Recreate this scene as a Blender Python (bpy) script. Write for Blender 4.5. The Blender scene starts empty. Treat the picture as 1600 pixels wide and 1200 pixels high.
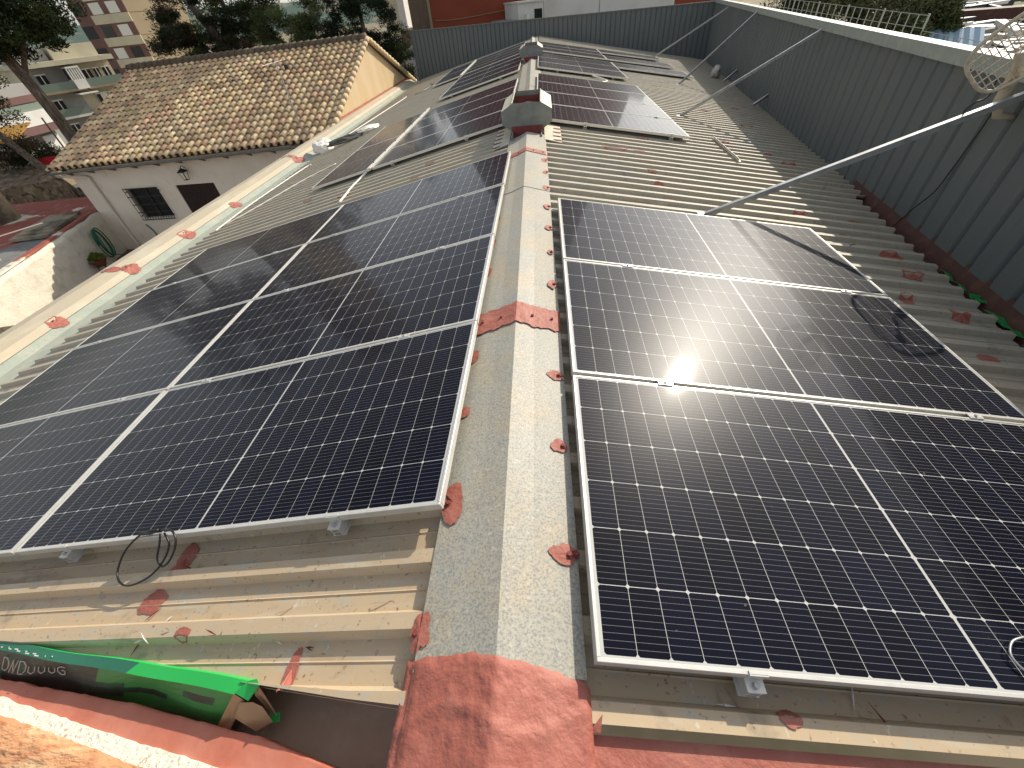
import bpy, math, random
from mathutils import Vector, Matrix, noise
random.seed(7)
SC = bpy.context.scene
COL = SC.collection
R = math.radians
# ------------------------------------------------------------------ camera
CAM = Vector((0.1801, -0.2807, 1.3602))
cd = bpy.data.cameras.new('camera'); cam = bpy.data.objects.new('camera', cd); COL.objects.link(cam)
_r = Vector((0.99552913, 0.05208343, -0.0787977)); _u = Vector((0.02112806, 0.6903067, 0.72320832)); _f = Vector((-0.09206174, 0.72163979, -0.68612))
M = Matrix(((_r.x, _u.x, -_f.x, CAM.x), (_r.y, _u.y, -_f.y, CAM.y), (_r.z, _u.z, -_f.z, CAM.z), (0, 0, 0, 1)))
cam.matrix_world = M
cd.sensor_fit = 'HORIZONTAL'; cd.sensor_width = 36; cd.lens = 633.303 * 36 / 1600
cd.clip_start = 0.02; cd.clip_end = 3000
SC.camera = cam
# ------------------------------------------------------------------ sky, sun, exposure
SUN_EL, SUN_AZ = 30.6, 35.75          # azimuth from +Y towards +X
W = bpy.data.worlds.new('World'); SC.world = W; W.use_nodes = True
wn = W.node_tree.nodes; wl = W.node_tree.links
sky = wn.new('ShaderNodeTexSky'); sky.sky_type = 'NISHITA'; sky.sun_disc = False
sky.sun_elevation = R(SUN_EL); sky.sun_rotation = R(SUN_AZ); sky.dust_density = 1.6; sky.air_density = 1.0
bg = wn['Background']; bg.inputs[1].default_value = 0.14
hs = wn.new('ShaderNodeHueSaturation'); hs.inputs['Saturation'].default_value = 0.36; wl.new(sky.outputs[0], hs.inputs['Color'])   # hazy, pale sky
wl.new(hs.outputs[0], bg.inputs[0])
sd = bpy.data.lights.new('sun', 'SUN'); sd.energy = 4.0; sd.angle = R(0.55); sd.color = (1, 0.91, 0.77)
so = bpy.data.objects.new('sun', sd); COL.objects.link(so)
SUN = Vector((math.cos(R(SUN_EL)) * math.sin(R(SUN_AZ)), math.cos(R(SUN_EL)) * math.cos(R(SUN_AZ)), math.sin(R(SUN_EL))))
so.rotation_euler = SUN.to_track_quat('Z', 'Y').to_euler(); so.location = SUN * 40
SC.view_settings.view_transform = 'Standard'; SC.view_settings.look = 'None'
SC.view_settings.exposure = 0.34; SC.view_settings.gamma = 1
SC.render.engine = 'CYCLES'
SC.cycles.max_bounces = 6; SC.cycles.sample_clamp_indirect = 6

# ------------------------------------------------------------------ materials
def mat(name, col, rough=0.7, metal=0.0, spec=0.5):
    m = bpy.data.materials.new(name); m.use_nodes = True
    b = m.node_tree.nodes['Principled BSDF']
    b.inputs['Base Color'].default_value = (*col, 1); b.inputs['Roughness'].default_value = rough
    b.inputs['Metallic'].default_value = metal; b.inputs['Specular IOR Level'].default_value = spec
    return m
def nd(m, t, **k):
    n = m.node_tree.nodes.new(t)
    for a, v in k.items(): setattr(n, a, v)
    return n
def lk(m, a, b): m.node_tree.links.new(a, b)
def coords(m, scale=(1, 1, 1), kind='Object'):
    t = nd(m, 'ShaderNodeTexCoord'); p = nd(m, 'ShaderNodeMapping'); p.inputs['Scale'].default_value = scale
    lk(m, t.outputs[kind], p.inputs['Vector']); return p.outputs[0]
def layer(m, col2, scale, lo, hi, detail=4, stretch=(1, 1, 1), amount=1.0, rough=0.55, dist=0.0, kind='Object'):
    """mix another pigment over the current base colour with a noise mask"""
    b = m.node_tree.nodes['Principled BSDF']; inp = b.inputs['Base Color']
    n = nd(m, 'ShaderNodeTexNoise'); n.inputs['Scale'].default_value = scale; n.inputs['Detail'].default_value = detail
    n.inputs['Roughness'].default_value = rough; n.inputs['Distortion'].default_value = dist
    lk(m, coords(m, stretch, kind), n.inputs['Vector'])
    r = nd(m, 'ShaderNodeMapRange'); r.inputs['From Min'].default_value = lo; r.inputs['From Max'].default_value = hi
    r.inputs['To Max'].default_value = amount; lk(m, n.outputs['Fac'], r.inputs['Value'])
    x = nd(m, 'ShaderNodeMix', data_type='RGBA'); lk(m, r.outputs[0], x.inputs['Factor'])
    if inp.links: lk(m, inp.links[0].from_socket, x.inputs[6])
    else: x.inputs[6].default_value = inp.default_value
    x.inputs[7].default_value = (*col2, 1); lk(m, x.outputs[2], inp)
    return n
def bump(m, scale, strength=0.3, dist=0.01, detail=5, stretch=(1, 1, 1)):
    b = m.node_tree.nodes['Principled BSDF']
    n = nd(m, 'ShaderNodeTexNoise'); n.inputs['Scale'].default_value = scale; n.inputs['Detail'].default_value = detail
    lk(m, coords(m, stretch), n.inputs['Vector'])
    k = nd(m, 'ShaderNodeBump'); k.inputs['Strength'].default_value = strength; k.inputs['Distance'].default_value = dist
    lk(m, n.outputs['Fac'], k.inputs['Height'])
    if b.inputs['Normal'].links: lk(m, b.inputs['Normal'].links[0].from_socket, k.inputs['Normal'])
    lk(m, k.outputs[0], b.inputs['Normal'])
def attr_color(m, name='tint'):
    a = nd(m, 'ShaderNodeAttribute'); a.attribute_name = name
    lk(m, a.outputs['Color'], m.node_tree.nodes['Principled BSDF'].inputs['Base Color'])

MT = {}
m = MT['roof'] = mat('dusty_sheet_metal', (0.42, 0.375, 0.285), 0.62, 0.0, 0.4)
layer(m, (0.36, 0.345, 0.285), 1.1, 0.45, 0.7, 5); layer(m, (0.45, 0.41, 0.32), 2.5, 0.5, 0.75, 6, (1, 2, 1), 0.7)
# tan dust lies thickest on the lowest-traffic near end of the roof
b_ = m.node_tree.nodes['Principled BSDF']; t_ = nd(m, 'ShaderNodeTexCoord'); s_ = nd(m, 'ShaderNodeSeparateXYZ'); lk(m, t_.outputs['Object'], s_.inputs[0])
r_ = nd(m, 'ShaderNodeMapRange'); r_.inputs['From Min'].default_value = 2.2; r_.inputs['From Max'].default_value = .3; r_.inputs['To Max'].default_value = .55; lk(m, s_.outputs[1], r_.inputs['Value'])
x_ = nd(m, 'ShaderNodeMix', data_type='RGBA'); lk(m, r_.outputs[0], x_.inputs['Factor']); lk(m, b_.inputs['Base Color'].links[0].from_socket, x_.inputs[6]); x_.inputs[7].default_value = (0.60, 0.42, 0.235, 1); lk(m, x_.outputs[2], b_.inputs['Base Color'])
layer(m, (0.17, 0.15, 0.11), 9, 0.60, 0.72, 6, (1, 1, 1), 0.5); layer(m, (0.10, 0.075, 0.05), 55, 0.64, 0.72, 4, (1, 1, 1), 0.75); layer(m, (0.74, 0.68, 0.55), 48, .68, .74, 3, (1, .5, 1), .6)
layer(m, (0.24, 0.16, 0.10), 3.2, 0.60, 0.76, 7, (0.3, 3, 1), 0.6); layer(m, (0.42, 0.405, 0.34), 24, .54, .66, 6, (.5, 1, 1), .55); layer(m, (0.54, 0.49, 0.39), 11, .56, .68, 7, (.25, 2, 1), .5)
layer(m, (0.14, 0.10, 0.06), 70, .64, .70, 5, (.5, 1, 1), .5)
bump(m, 30, 0.15, 0.003)
m = MT['cap'] = mat('galvanised_ridge_metal', (0.40, 0.38, 0.31), 0.55, 0.0, 0.5)
layer(m, (0.45, 0.38, 0.26), 3, 0.45, 0.62, 4); layer(m, (0.31, 0.315, 0.29), 4.5, 0.5, 0.7, 4, (1, .6, 1), .5)
layer(m, (0.20, 0.215, 0.22), 130, 0.47, 0.60, 3, (1, 1, 1), 0.8, 0.7); layer(m, (0.60, 0.57, 0.48), 60, 0.58, 0.7, 4, (1, 1, 1), 0.45)
layer(m, (0.30, 0.24, 0.16), 16, 0.64, 0.76, 4, (1, 1, 1), 0.5)
bump(m, 5, 0.25, 0.012, 2)
m = MT['red'] = mat('red_sealant_paint', (0.36, 0.115, 0.082), 0.6, 0, 0.4)
layer(m, (0.44, 0.17, 0.125), 8, 0.45, 0.7, 5, (1, 1, 1), .8); layer(m, (0.27, 0.06, 0.04), 22, 0.6, 0.72, 4, (1, 1, 1), .5)
bump(m, 14, 0.9, 0.012, 8, (1, 1, 1)); bump(m, 30, 0.7, 0.006, 7); bump(m, 120, 0.25, 0.002, 3)
m = MT['redplate'] = mat('dark_red_base', (0.20, 0.035, 0.03), 0.6); layer(m, (0.28, 0.07, 0.05), 9, .5, .7)
m = MT['parapet'] = mat('pink_red_parapet_paint', (0.50, 0.155, 0.10), 0.75, 0, .3)
layer(m, (0.57, 0.22, 0.15), 6, 0.4, 0.7, 5); layer(m, (0.3, 0.08, 0.05), 50, 0.68, 0.74, 3, (1, 1, 1), .5); bump(m, 45, 0.3, 0.004)
m = MT['white_rough'] = mat('white_lime_mortar', (0.78, 0.73, 0.60), 0.9, 0, .2)
layer(m, (0.45, 0.36, 0.24), 35, 0.60, 0.68, 6, (1, 1, 1), .8); bump(m, 60, 0.9, 0.012, 8)
m = MT['orange'] = mat('orange_clay_plaster', (0.60, 0.31, 0.16), 0.85, 0, .2)
layer(m, (0.74, 0.52, 0.30), 5, 0.52, 0.62, 8, (.5, 5, 1), .85, dist=.6); layer(m, (0.38, 0.11, 0.05), 12, 0.55, 0.7, 7, (1, 4, 1), .6); bump(m, 16, 0.9, 0.02, 8, (1, 3, 1))
m = MT['valley'] = mat('brown_gutter_sheet', (0.42, 0.30, 0.21), 0.7)
layer(m, (0.50, 0.40, 0.30), 6, 0.5, 0.75, 7); layer(m, (0.2, 0.13, 0.09), 10, 0.55, 0.7, 6, (1, 1, 1), .7); layer(m, (0.34, 0.27, 0.2), 40, .62, .72, 5, (1, 1, 1), .6); bump(m, 25, .4, .006, 6)
m = MT['alu'] = mat('anodised_aluminium', (0.66, 0.65, 0.60), 0.38, 0.35, 0.5); layer(m, (0.5, 0.48, 0.42), 14, .5, .75, 4, (1, 1, 1), .5)
m = MT['steel'] = mat('galvanised_steel', (0.42, 0.43, 0.42), 0.42, 0.6); layer(m, (0.28, 0.29, 0.29), 12, .45, .7, 5)
m = MT['clad'] = mat('blue_grey_cladding', (0.115, 0.130, 0.128), 0.55, 0.0, 0.45)
layer(m, (0.145, 0.152, 0.14), 1.4, .45, .7, 5, (1, 1, .4), .7); layer(m, (0.09, 0.112, 0.12), 5, .5, .75, 5, (2, 2, .3), .6); layer(m, (0.26, 0.25, 0.2), 90, .70, .75, 2, (1, 1, 1), .5)
m = MT['cladcap'] = mat('pale_green_grey_flashing', (0.30, 0.335, 0.30), 0.6); layer(m, (0.38, 0.40, 0.33), 9, .45, .7, 5); layer(m, (0.2, 0.22, 0.19), 70, .66, .74, 3, (1, 1, 1), .6)
m = MT['coping'] = mat('cream_eave_coping', (0.48, 0.42, 0.31), 0.75); layer(m, (0.50, 0.42, 0.29), 2.2, .45, .7, 6, (1, .4, 1)); layer(m, (0.58, 0.53, 0.40), 5, .5, .7, 5, (1, .3, 1), .7); bump(m, 8, .2, .01)
m = MT['flash'] = mat('greenish_zinc_flashing', (0.36, 0.40, 0.33), 0.6); layer(m, (0.45, 0.46, 0.37), 4, .4, .7, 5); layer(m, (0.26, 0.30, 0.27), 30, .55, .72, 4, (1, 1, 1), .6)
m = MT['vent'] = mat('grey_vent_sheet', (0.24, 0.245, 0.22), 0.6); layer(m, (0.15, 0.155, 0.14), 7, .4, .7, 5); layer(m, (0.26, 0.26, 0.22), 60, .6, .72, 3, (1, 1, 1), .5)
m = MT['ventpale'] = mat('pale_vent_skirt', (0.58, 0.55, 0.42), 0.6); layer(m, (0.46, 0.44, 0.34), 8, .45, .7, 5)
MT['cable'] = mat('black_cable', (0.012, 0.012, 0.012), 0.35)
MT['whitepipe'] = mat('white_conduit', (0.72, 0.70, 0.62), 0.45)
MT['dark'] = mat('dark_void', (0.012, 0.012, 0.012), 0.9)
m = MT['rust'] = mat('rust_brown_sealed_gutter', (0.085, 0.035, 0.025), 0.8); layer(m, (0.13, 0.06, 0.04), 8, .5, .7, 6); bump(m, 20, .4, .008)
MT['greenplastic'] = mat('green_plastic', (0.02, 0.36, 0.09), 0.45)
m = MT['plaster'] = mat('cream_plaster', (0.82, 0.74, 0.61), 0.9, 0, .2); layer(m, (0.76, 0.67, 0.54), 1.3, .4, .7, 6); layer(m, (0.5, 0.41, 0.29), 9, .6, .75, 5, (1, 1, .3), .4)
m = MT['gable'] = mat('yellow_ochre_plaster', (0.56, 0.44, 0.28), 0.9, 0, .2); layer(m, (0.52, 0.37, 0.2), 1.2, .4, .7, 7, (1, 1, .5)); layer(m, (0.44, 0.33, 0.2), 6, .6, .75, 6, (1, 1, .3), .5)
m = MT['whitewall'] = mat('rough_whitewashed_wall', (0.72, 0.68, 0.56), 0.9, 0, .2); layer(m, (0.50, 0.45, 0.34), 3, .5, .72, 8, (1, 1, 1), .7); layer(m, (0.30, 0.27, 0.2), 8, .62, .72, 8, (1, 1, 3), .5); bump(m, 14, .7, .02, 7)
m = MT['tile'] = mat('clay_tile', (0.5, 0.3, 0.16), 0.9, 0, .2); attr_color(m); layer(m, (0.34, 0.25, 0.17), 3.5, .6, .75, 7, (1, 1, 1), .3); layer(m, (0.78, 0.60, 0.36), 14, .58, .7, 5, (1, 1, 1), .35); bump(m, 30, .3, .01)
m = MT['ridgetile'] = mat('shade_dark_ridge_tile', (0.12, 0.09, 0.06), 0.9); layer(m, (0.2, 0.16, 0.11), 4, .5, .7, 6)  # dark brown has the shadow on the ridge mortar put into the colour
m = MT['courtyard'] = mat('brown_courtyard_tile', (0.17, 0.075, 0.05), 0.8); layer(m, (0.22, 0.11, 0.07), 3, .4, .7)
m = MT['ground'] = mat('dry_ground', (0.24, 0.20, 0.14), 0.95, 0, .1); layer(m, (0.10, 0.12, 0.05), .25, .5, .65, 6); layer(m, (0.30, 0.25, 0.18), 2, .5, .7, 6)
m = MT['yard'] = mat('scrapyard_ground', (0.30, 0.25, 0.17), 0.95, 0, .1); layer(m, (0.13, 0.16, 0.05), .35, .48, .6, 6); layer(m, (0.40, 0.34, 0.26), 1.5, .5, .7, 6)
m = MT['asphalt'] = mat('grey_street', (0.10, 0.10, 0.095), 0.9); layer(m, (0.14, 0.135, 0.12), 1, .4, .7)
m = MT['terrace'] = mat('red_painted_terrace', (0.34, 0.085, 0.055), 0.85); layer(m, (0.24, 0.07, 0.05), 1.0, .45, .7, 6, (.4, 2, 1)); layer(m, (0.70, 0.66, 0.55), .55, .60, .63, 8, (1, 1, 1), 1); layer(m, (.42, .2, .13), 3, .55, .7, 6)
m = MT['terracegrey'] = mat('grey_terrace_screed', (0.20, 0.20, 0.19), 0.9); layer(m, (0.14, 0.13, 0.12), 2, .5, .7, 6)
m = MT['rubble'] = mat('rubble_stone', (0.20, 0.14, 0.085), 0.95); layer(m, (0.33, 0.25, 0.16), 3, .48, .62, 7); layer(m, (0.07, 0.05, 0.035), 5, .52, .62, 7); bump(m, 6, 1, .06, 6)
m = MT['concrete'] = mat('weathered_concrete', (0.36, 0.30, 0.20), 0.9); layer(m, (0.13, 0.11, 0.085), 1.6, .45, .62, 7); bump(m, 9, .5, .02)
m = MT['bark'] = mat('pine_bark', (0.16, 0.12, 0.085), 0.95); layer(m, (0.30, 0.25, 0.19), 4, .5, .65, 6, (3, 3, .6)); layer(m, (.05, .04, .03), 8, .5, .65, 6, (3, 3, .5)); bump(m, 9, .9, .05, 5, (3, 3, .6))
m = MT['leaf_dark'] = mat('dark_pine_foliage', (0.035, 0.055, 0.018), 0.8, 0, .2); attr_color(m)
m = MT['green_net'] = mat('green_shade_net', (0.01, 0.17, 0.11), 0.7); layer(m, (0.01, 0.10, 0.07), 1, .45, .7)
MT['wire'] = mat('pale_fence_wire', (0.62, 0.58, 0.50), 0.6)
MT['dish'] = mat('aged_cream_dish', (0.52, 0.45, 0.33), 0.55); layer(MT['dish'], (0.34, 0.27, 0.19), 9, .5, .7)
m = MT['bcream'] = mat('cream_facade', (0.58, 0.53, 0.38), 0.9); layer(m, (.48, .43, .31), .4, .4, .7)
m = MT['bmauve'] = mat('mauve_brick_facade', (0.16, 0.085, 0.075), 0.9); layer(m, (.2, .11, .09), .5, .4, .7)
m = MT['btan'] = mat('tan_blank_facade', (0.30, 0.235, 0.145), 0.9); layer(m, (.25, .2, .125), .15, .4, .7)
m = MT['bgrey'] = mat('grey_render', (0.32, 0.31, 0.29), 0.9); layer(m, (.26, .25, .23), .5, .4, .7)
m = MT['bwhite'] = mat('white_render', (0.66, 0.65, 0.60), 0.9); layer(m, (.55, .53, .48), .6, .5, .7, 6)
m = MT['brust'] = mat('rust_red_render', (0.26, 0.052, 0.02), 0.85); layer(m, (.21, .042, .018), .5, .4, .7, 6)
m = MT['bbrown'] = mat('brown_brick_side', (0.15, 0.10, 0.065), 0.9); layer(m, (.2, .13, .08), 2, .5, .7, 6)
MT['glass'] = mat('dark_window_glass', (0.02, 0.025, 0.025), 0.12)
MT['shutter'] = mat('white_shutter', (0.72, 0.70, 0.64), 0.7)
MT['railglass'] = mat('green_grey_balustrade', (0.16, 0.20, 0.16), 0.5)
MT['iron'] = mat('black_wrought_iron', (0.02, 0.018, 0.016), 0.6)
MT['awning'] = mat('orange_awning_cloth', (0.72, 0.36, 0.07), 0.8)
MT['redplastic'] = mat('red_plastic', (0.6, 0.02, 0.03), 0.4)
MT['hose'] = mat('green_garden_hose', (0.01, 0.13, 0.07), 0.5)
MT['terracotta'] = mat('terracotta_pot', (0.28, 0.10, 0.06), 0.85)
m = MT['cardboard'] = mat('raw_cardboard', (0.45, 0.27, 0.14), 0.9); layer(m, (.36, .2, .1), 12, .5, .7)
m = MT['boxgreen'] = mat('bright_green_print', (0.02, 0.50, 0.09), 0.5)
m = MT['boxblack'] = mat('black_green_print', (0.018, 0.022, 0.015), 0.5); layer(m, (.015, .07, .03), 5, .5, .6, 3)
m = MT['boxmid'] = mat('mid_green_print', (0.03, 0.22, 0.04), 0.5)
m = MT['boxteal'] = mat('teal_green_print', (0.02, 0.16, 0.09), 0.5)
MT['ink'] = mat('pale_print_ink', (0.62, 0.50, 0.42), 0.6)
m = MT['scrap'] = mat('weathered_metal_sheet', (0.50, 0.49, 0.46), 0.5, .2); layer(m, (.3, .25, .2), 1.5, .5, .65, 6)
MT['scrapdark'] = mat('dark_stored_profile', (0.05, 0.055, 0.065), 0.6)
MT['bluesheet'] = mat('blue_white_striped_sheet', (0.36, 0.50, 0.60), 0.4)
MT['sack'] = mat('white_sack_cloth', (0.74, 0.72, 0.66), 0.85); bump(MT['sack'], 14, 1, .03, 4)
MT['blackbag'] = mat('black_wrapped_profile', (0.03, 0.03, 0.03), 0.6)

# solar cell glass : UV in metres, 24 half cells x 6 rows, white gaps, fine bus bars
PL, PW = 2.279, 1.134
def solar_mat():
    m = mat('solar_cell_glass', (0.01, 0.011, 0.018), 0.11, 0, 0.5)
    b = m.node_tree.nodes['Principled BSDF']
    tc = nd(m, 'ShaderNodeTexCoord'); sp = nd(m, 'ShaderNodeSeparateXYZ'); lk(m, tc.outputs['UV'], sp.inputs[0])
    def mth(op, a, bb=None, c=None):
        n = nd(m, 'ShaderNodeMath', operation=op)
        for i, v in enumerate((a, bb, c)):
            if v is None: continue
            if isinstance(v, (int, float)): n.inputs[i].default_value = v
            else: lk(m, v, n.inputs[i])
        return n.outputs[0]
    u, v = sp.outputs[0], sp.outputs[1]
    # fold u about the centre gap
    uc = mth('ABSOLUTE', mth('SUBTRACT', u, PL / 2)); uc = mth('SUBTRACT', uc, 0.0045)
    PU, PV = 0.0928, 0.1832
    fu = mth('PINGPONG', uc, PU / 2)                    # distance to nearest column gap
    vv = mth('SUBTRACT', v, (PW - 6 * PV) / 2); fv = mth('PINGPONG', vv, PV / 2)
    inu = mth('LESS_THAN', uc, 12 * PU); inu0 = mth('GREATER_THAN', uc, 0.0)
    inv = mth('MULTIPLY', mth('GREATER_THAN', vv, 0.0), mth('LESS_THAN', vv, 6 * PV))
    inside = mth('MULTIPLY', mth('MULTIPLY', inu, inu0), inv)
    gu = mth('LESS_THAN', fu, 0.0008); gv = mth('LESS_THAN', fv, 0.0011)
    dia = mth('LESS_THAN', mth('ADD', fu, fv), 0.0078)
    gap = mth('MAXIMUM', mth('MAXIMUM', gu, gv), dia)
    gap = mth('MAXIMUM', gap, mth('SUBTRACT', 1.0, inside))
    bus = mth('LESS_THAN', mth('PINGPONG', mth('ADD', vv, 0.0), 0.01832 / 2), 0.00042)
    dn = nd(m, 'ShaderNodeTexNoise'); dn.inputs['Scale'].default_value = 2.2; dn.inputs['Detail'].default_value = 5; lk(m, tc.outputs['Object'], dn.inputs['Vector'])
    dn2 = nd(m, 'ShaderNodeTexNoise'); dn2.inputs['Scale'].default_value = 35; dn2.inputs['Detail'].default_value = 3; lk(m, tc.outputs['Object'], dn2.inputs['Vector'])
    spot = nd(m, 'ShaderNodeMapRange'); spot.inputs['From Min'].default_value = .74; spot.inputs['From Max'].default_value = .80; spot.inputs['To Max'].default_value = .35; lk(m, dn2.outputs['Fac'], spot.inputs['Value'])
    # per cell tone
    cx = mth('FLOOR', mth('DIVIDE', uc, PU)); cy = mth('FLOOR', mth('DIVIDE', vv, PV))
    wh = nd(m, 'ShaderNodeTexWhiteNoise', noise_dimensions='3D'); cb = nd(m, 'ShaderNodeCombineXYZ')
    lk(m, cx, cb.inputs[0]); lk(m, cy, cb.inputs[1]); lk(m, mth('GREATER_THAN', u, PL / 2), cb.inputs[2]); lk(m, cb.outputs[0], wh.inputs['Vector'])
    cell = nd(m, 'ShaderNodeMix', data_type='RGBA'); lk(m, wh.outputs['Value'], cell.inputs['Factor'])
    cell.inputs[6].default_value = (0.0018, 0.0024, 0.007, 1); cell.inputs[7].default_value = (0.003, 0.0045, 0.015, 1)
    c1 = nd(m, 'ShaderNodeMix', data_type='RGBA'); lk(m, mth('MULTIPLY', bus, 0.5), c1.inputs['Factor']); lk(m, cell.outputs[2], c1.inputs[6]); c1.inputs[7].default_value = (0.42, 0.42, 0.42, 1)
    c2 = nd(m, 'ShaderNodeMix', data_type='RGBA'); lk(m, gap, c2.inputs['Factor']); lk(m, c1.outputs[2], c2.inputs[6]); c2.inputs[7].default_value = (0.50, 0.50, 0.48, 1)
    c3 = nd(m, 'ShaderNodeMix', data_type='RGBA'); lk(m, spot.outputs[0], c3.inputs['Factor']); lk(m, c2.outputs[2], c3.inputs[6]); c3.inputs[7].default_value = (0.35, 0.33, 0.28, 1)
    c4 = nd(m, 'ShaderNodeMix', data_type='RGBA'); lk(m, mth('MULTIPLY', dn.outputs['Fac'], 0.010), c4.inputs['Factor']); lk(m, c3.outputs[2], c4.inputs[6]); c4.inputs[7].default_value = (0.30, 0.26, 0.2, 1)
    lk(m, c4.outputs[2], b.inputs['Base Color'])
    b.inputs['Roughness'].default_value = 0.34; b.inputs['Specular IOR Level'].default_value = 0.065
    b.inputs['Coat Weight'].default_value = 0.5; b.inputs['Coat Roughness'].default_value = 0.065; b.inputs['Coat IOR'].default_value = 1.17
    return m
MT['solar'] = solar_mat()

# ------------------------------------------------------------------ mesh helpers
class MB:
    def __init__(s): s.v = []; s.f = []; s.uv = None; s.tint = []
    def quad(s, a, b, c, d, t=None):
        i = len(s.v); s.v += [tuple(a), tuple(b), tuple(c), tuple(d)]; s.f.append((i, i + 1, i + 2, i + 3)); s.tint.append(t)
    def poly(s, pts, t=None):
        i = len(s.v); s.v += [tuple(p) for p in pts]; s.f.append(tuple(range(i, i + len(pts)))); s.tint.append(t)
    def hexa(s, p):       # 8 points: bottom 4, top 4
        i = len(s.v); s.v += [tuple(q) for q in p]
        for f in ((3, 2, 1, 0), (4, 5, 6, 7), (0, 1, 5, 4), (1, 2, 6, 5), (2, 3, 7, 6), (3, 0, 4, 7)):
            s.f.append(tuple(i + k for k in f)); s.tint.append(None)
    def box(s, x0, y0, z0, x1, y1, z1):
        s.hexa([(x0, y0, z0), (x1, y0, z0), (x1, y1, z0), (x0, y1, z0), (x0, y0, z1), (x1, y0, z1), (x1, y1, z1), (x0, y1, z1)])
    def obox(s, o, ax, ay, az):   # oriented box from corner
        o, ax, ay, az = map(Vector, (o, ax, ay, az))
        s.hexa([o, o + ax, o + ax + ay, o + ay, o + az, o + ax + az, o + ax + ay + az, o + ay + az])
    def prism(s, outline, off):   # outline polygon, extruded by off
        off = Vector(off); a = [Vector(p) for p in outline]; n = len(a); i = len(s.v)
        s.v += [tuple(p) for p in a] + [tuple(p + off) for p in a]
        s.f.append(tuple(range(i, i + n))[::-1]); s.f.append(tuple(range(i + n, i + 2 * n))); s.tint += [None, None]
        for k in range(n): s.f.append((i + k, i + (k + 1) % n, i + n + (k + 1) % n, i + n + k)); s.tint.append(None)
    def tube(s, pts, r, seg=8, cap=True):
        pts = [Vector(p) for p in pts]; n = len(pts); rs = r if isinstance(r, (list, tuple)) else [r] * n
        i0 = len(s.v); up = Vector((0, 0, 1)); prev = None
        for k, p in enumerate(pts):
            d = (pts[min(k + 1, n - 1)] - pts[max(k - 1, 0)]).normalized()
            if prev is None:
                a = d.cross(up);  a = a if a.length > 1e-3 else d.cross(Vector((1, 0, 0)))
            else: a = prev - d * prev.dot(d)
            a.normalize(); prev = a; b = d.cross(a)
            for q in range(seg):
                t = 2 * math.pi * q / seg; s.v.append(tuple(p + (a * math.cos(t) + b * math.sin(t)) * rs[k]))
        for k in range(n - 1):
            for q in range(seg):
                s.f.append((i0 + k * seg + q, i0 + k * seg + (q + 1) % seg, i0 + (k + 1) * seg + (q + 1) % seg, i0 + (k + 1) * seg + q)); s.tint.append(None)
        if cap:
            s.f.append(tuple(i0 + q for q in range(seg))[::-1]); s.f.append(tuple(i0 + (n - 1) * seg + q for q in range(seg))); s.tint += [None, None]
    def build(s, name, m, parent=None, smooth=False, off=None):
        me = bpy.data.meshes.new(name)
        vs = s.v if off is None else [(a - off[0], b - off[1], c - off[2]) for a, b, c in s.v]
        me.from_pydata(vs, [], s.f); me.materials.append(MT[m] if isinstance(m, str) else m)
        if any(t is not None for t in s.tint) or m in ('tile', 'leaf_dark'):
            ca = me.color_attributes.new('tint', 'FLOAT_COLOR', 'CORNER'); k = 0; buf = []
            for f, t in zip(s.f, s.tint):
                c = (*(t or (0.55, 0.42, 0.26)), 1.0)
                for _ in f: buf += c
            ca.data.foreach_set('color', buf)
        if smooth: me.polygons.foreach_set('use_smooth', [True] * len(me.polygons))
        me.update()
        o = bpy.data.objects.new(name, me); COL.objects.link(o)
        if parent is not None: o.parent = parent
        return o
def tag(o, label=None, cat=None, group=None, kind=None):
    if label: o['label'] = label
    if cat: o['category'] = cat
    if group: o['group'] = group
    if kind: o['kind'] = kind
    return o
def empty(name, label, cat, loc=(0, 0, 0), group=None):
    o = bpy.data.objects.new(name, None); o.empty_display_size = .1; COL.objects.link(o); o.location = loc
    return tag(o, label, cat, group)
def bevel(o, w, seg=2):
    b = o.modifiers.new('bevel', 'BEVEL'); b.width = w; b.segments = seg; b.limit_method = 'ANGLE'; return o

# ------------------------------------------------------------------ the roof frame
TR, TL = 0.17866522, 0.21492679
ROFF = .04
CR, CL = math.sqrt(1 + TR * TR), math.sqrt(1 + TL * TL)
def rx(y): return 0.02 - 0.0115 * y                    # the ridge runs slightly askew
def RZ(x, y, h=0.0):                                    # rib-crest plane height, h measured square to the slope
    return ROFF + ((-x * TR + h * CR) if x >= 0 else (x * TL + h * CL))
def P(x, y, h=0.0): return Vector((x, y, RZ(x, y, h)))
def wallx(y): return 3.10 + 0.185 * y                   # right-hand cladding wall line
def roof_end_r(y): return (2.95 + 0.185 * y) if y < 5 else wallx(y) - 0.004
def backy(x): return 24.7 - 0.15 * x
def eave_l(y): return -5.55 - 0.022 * y

PITCH = 0.2032
RH = 0.035
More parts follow.
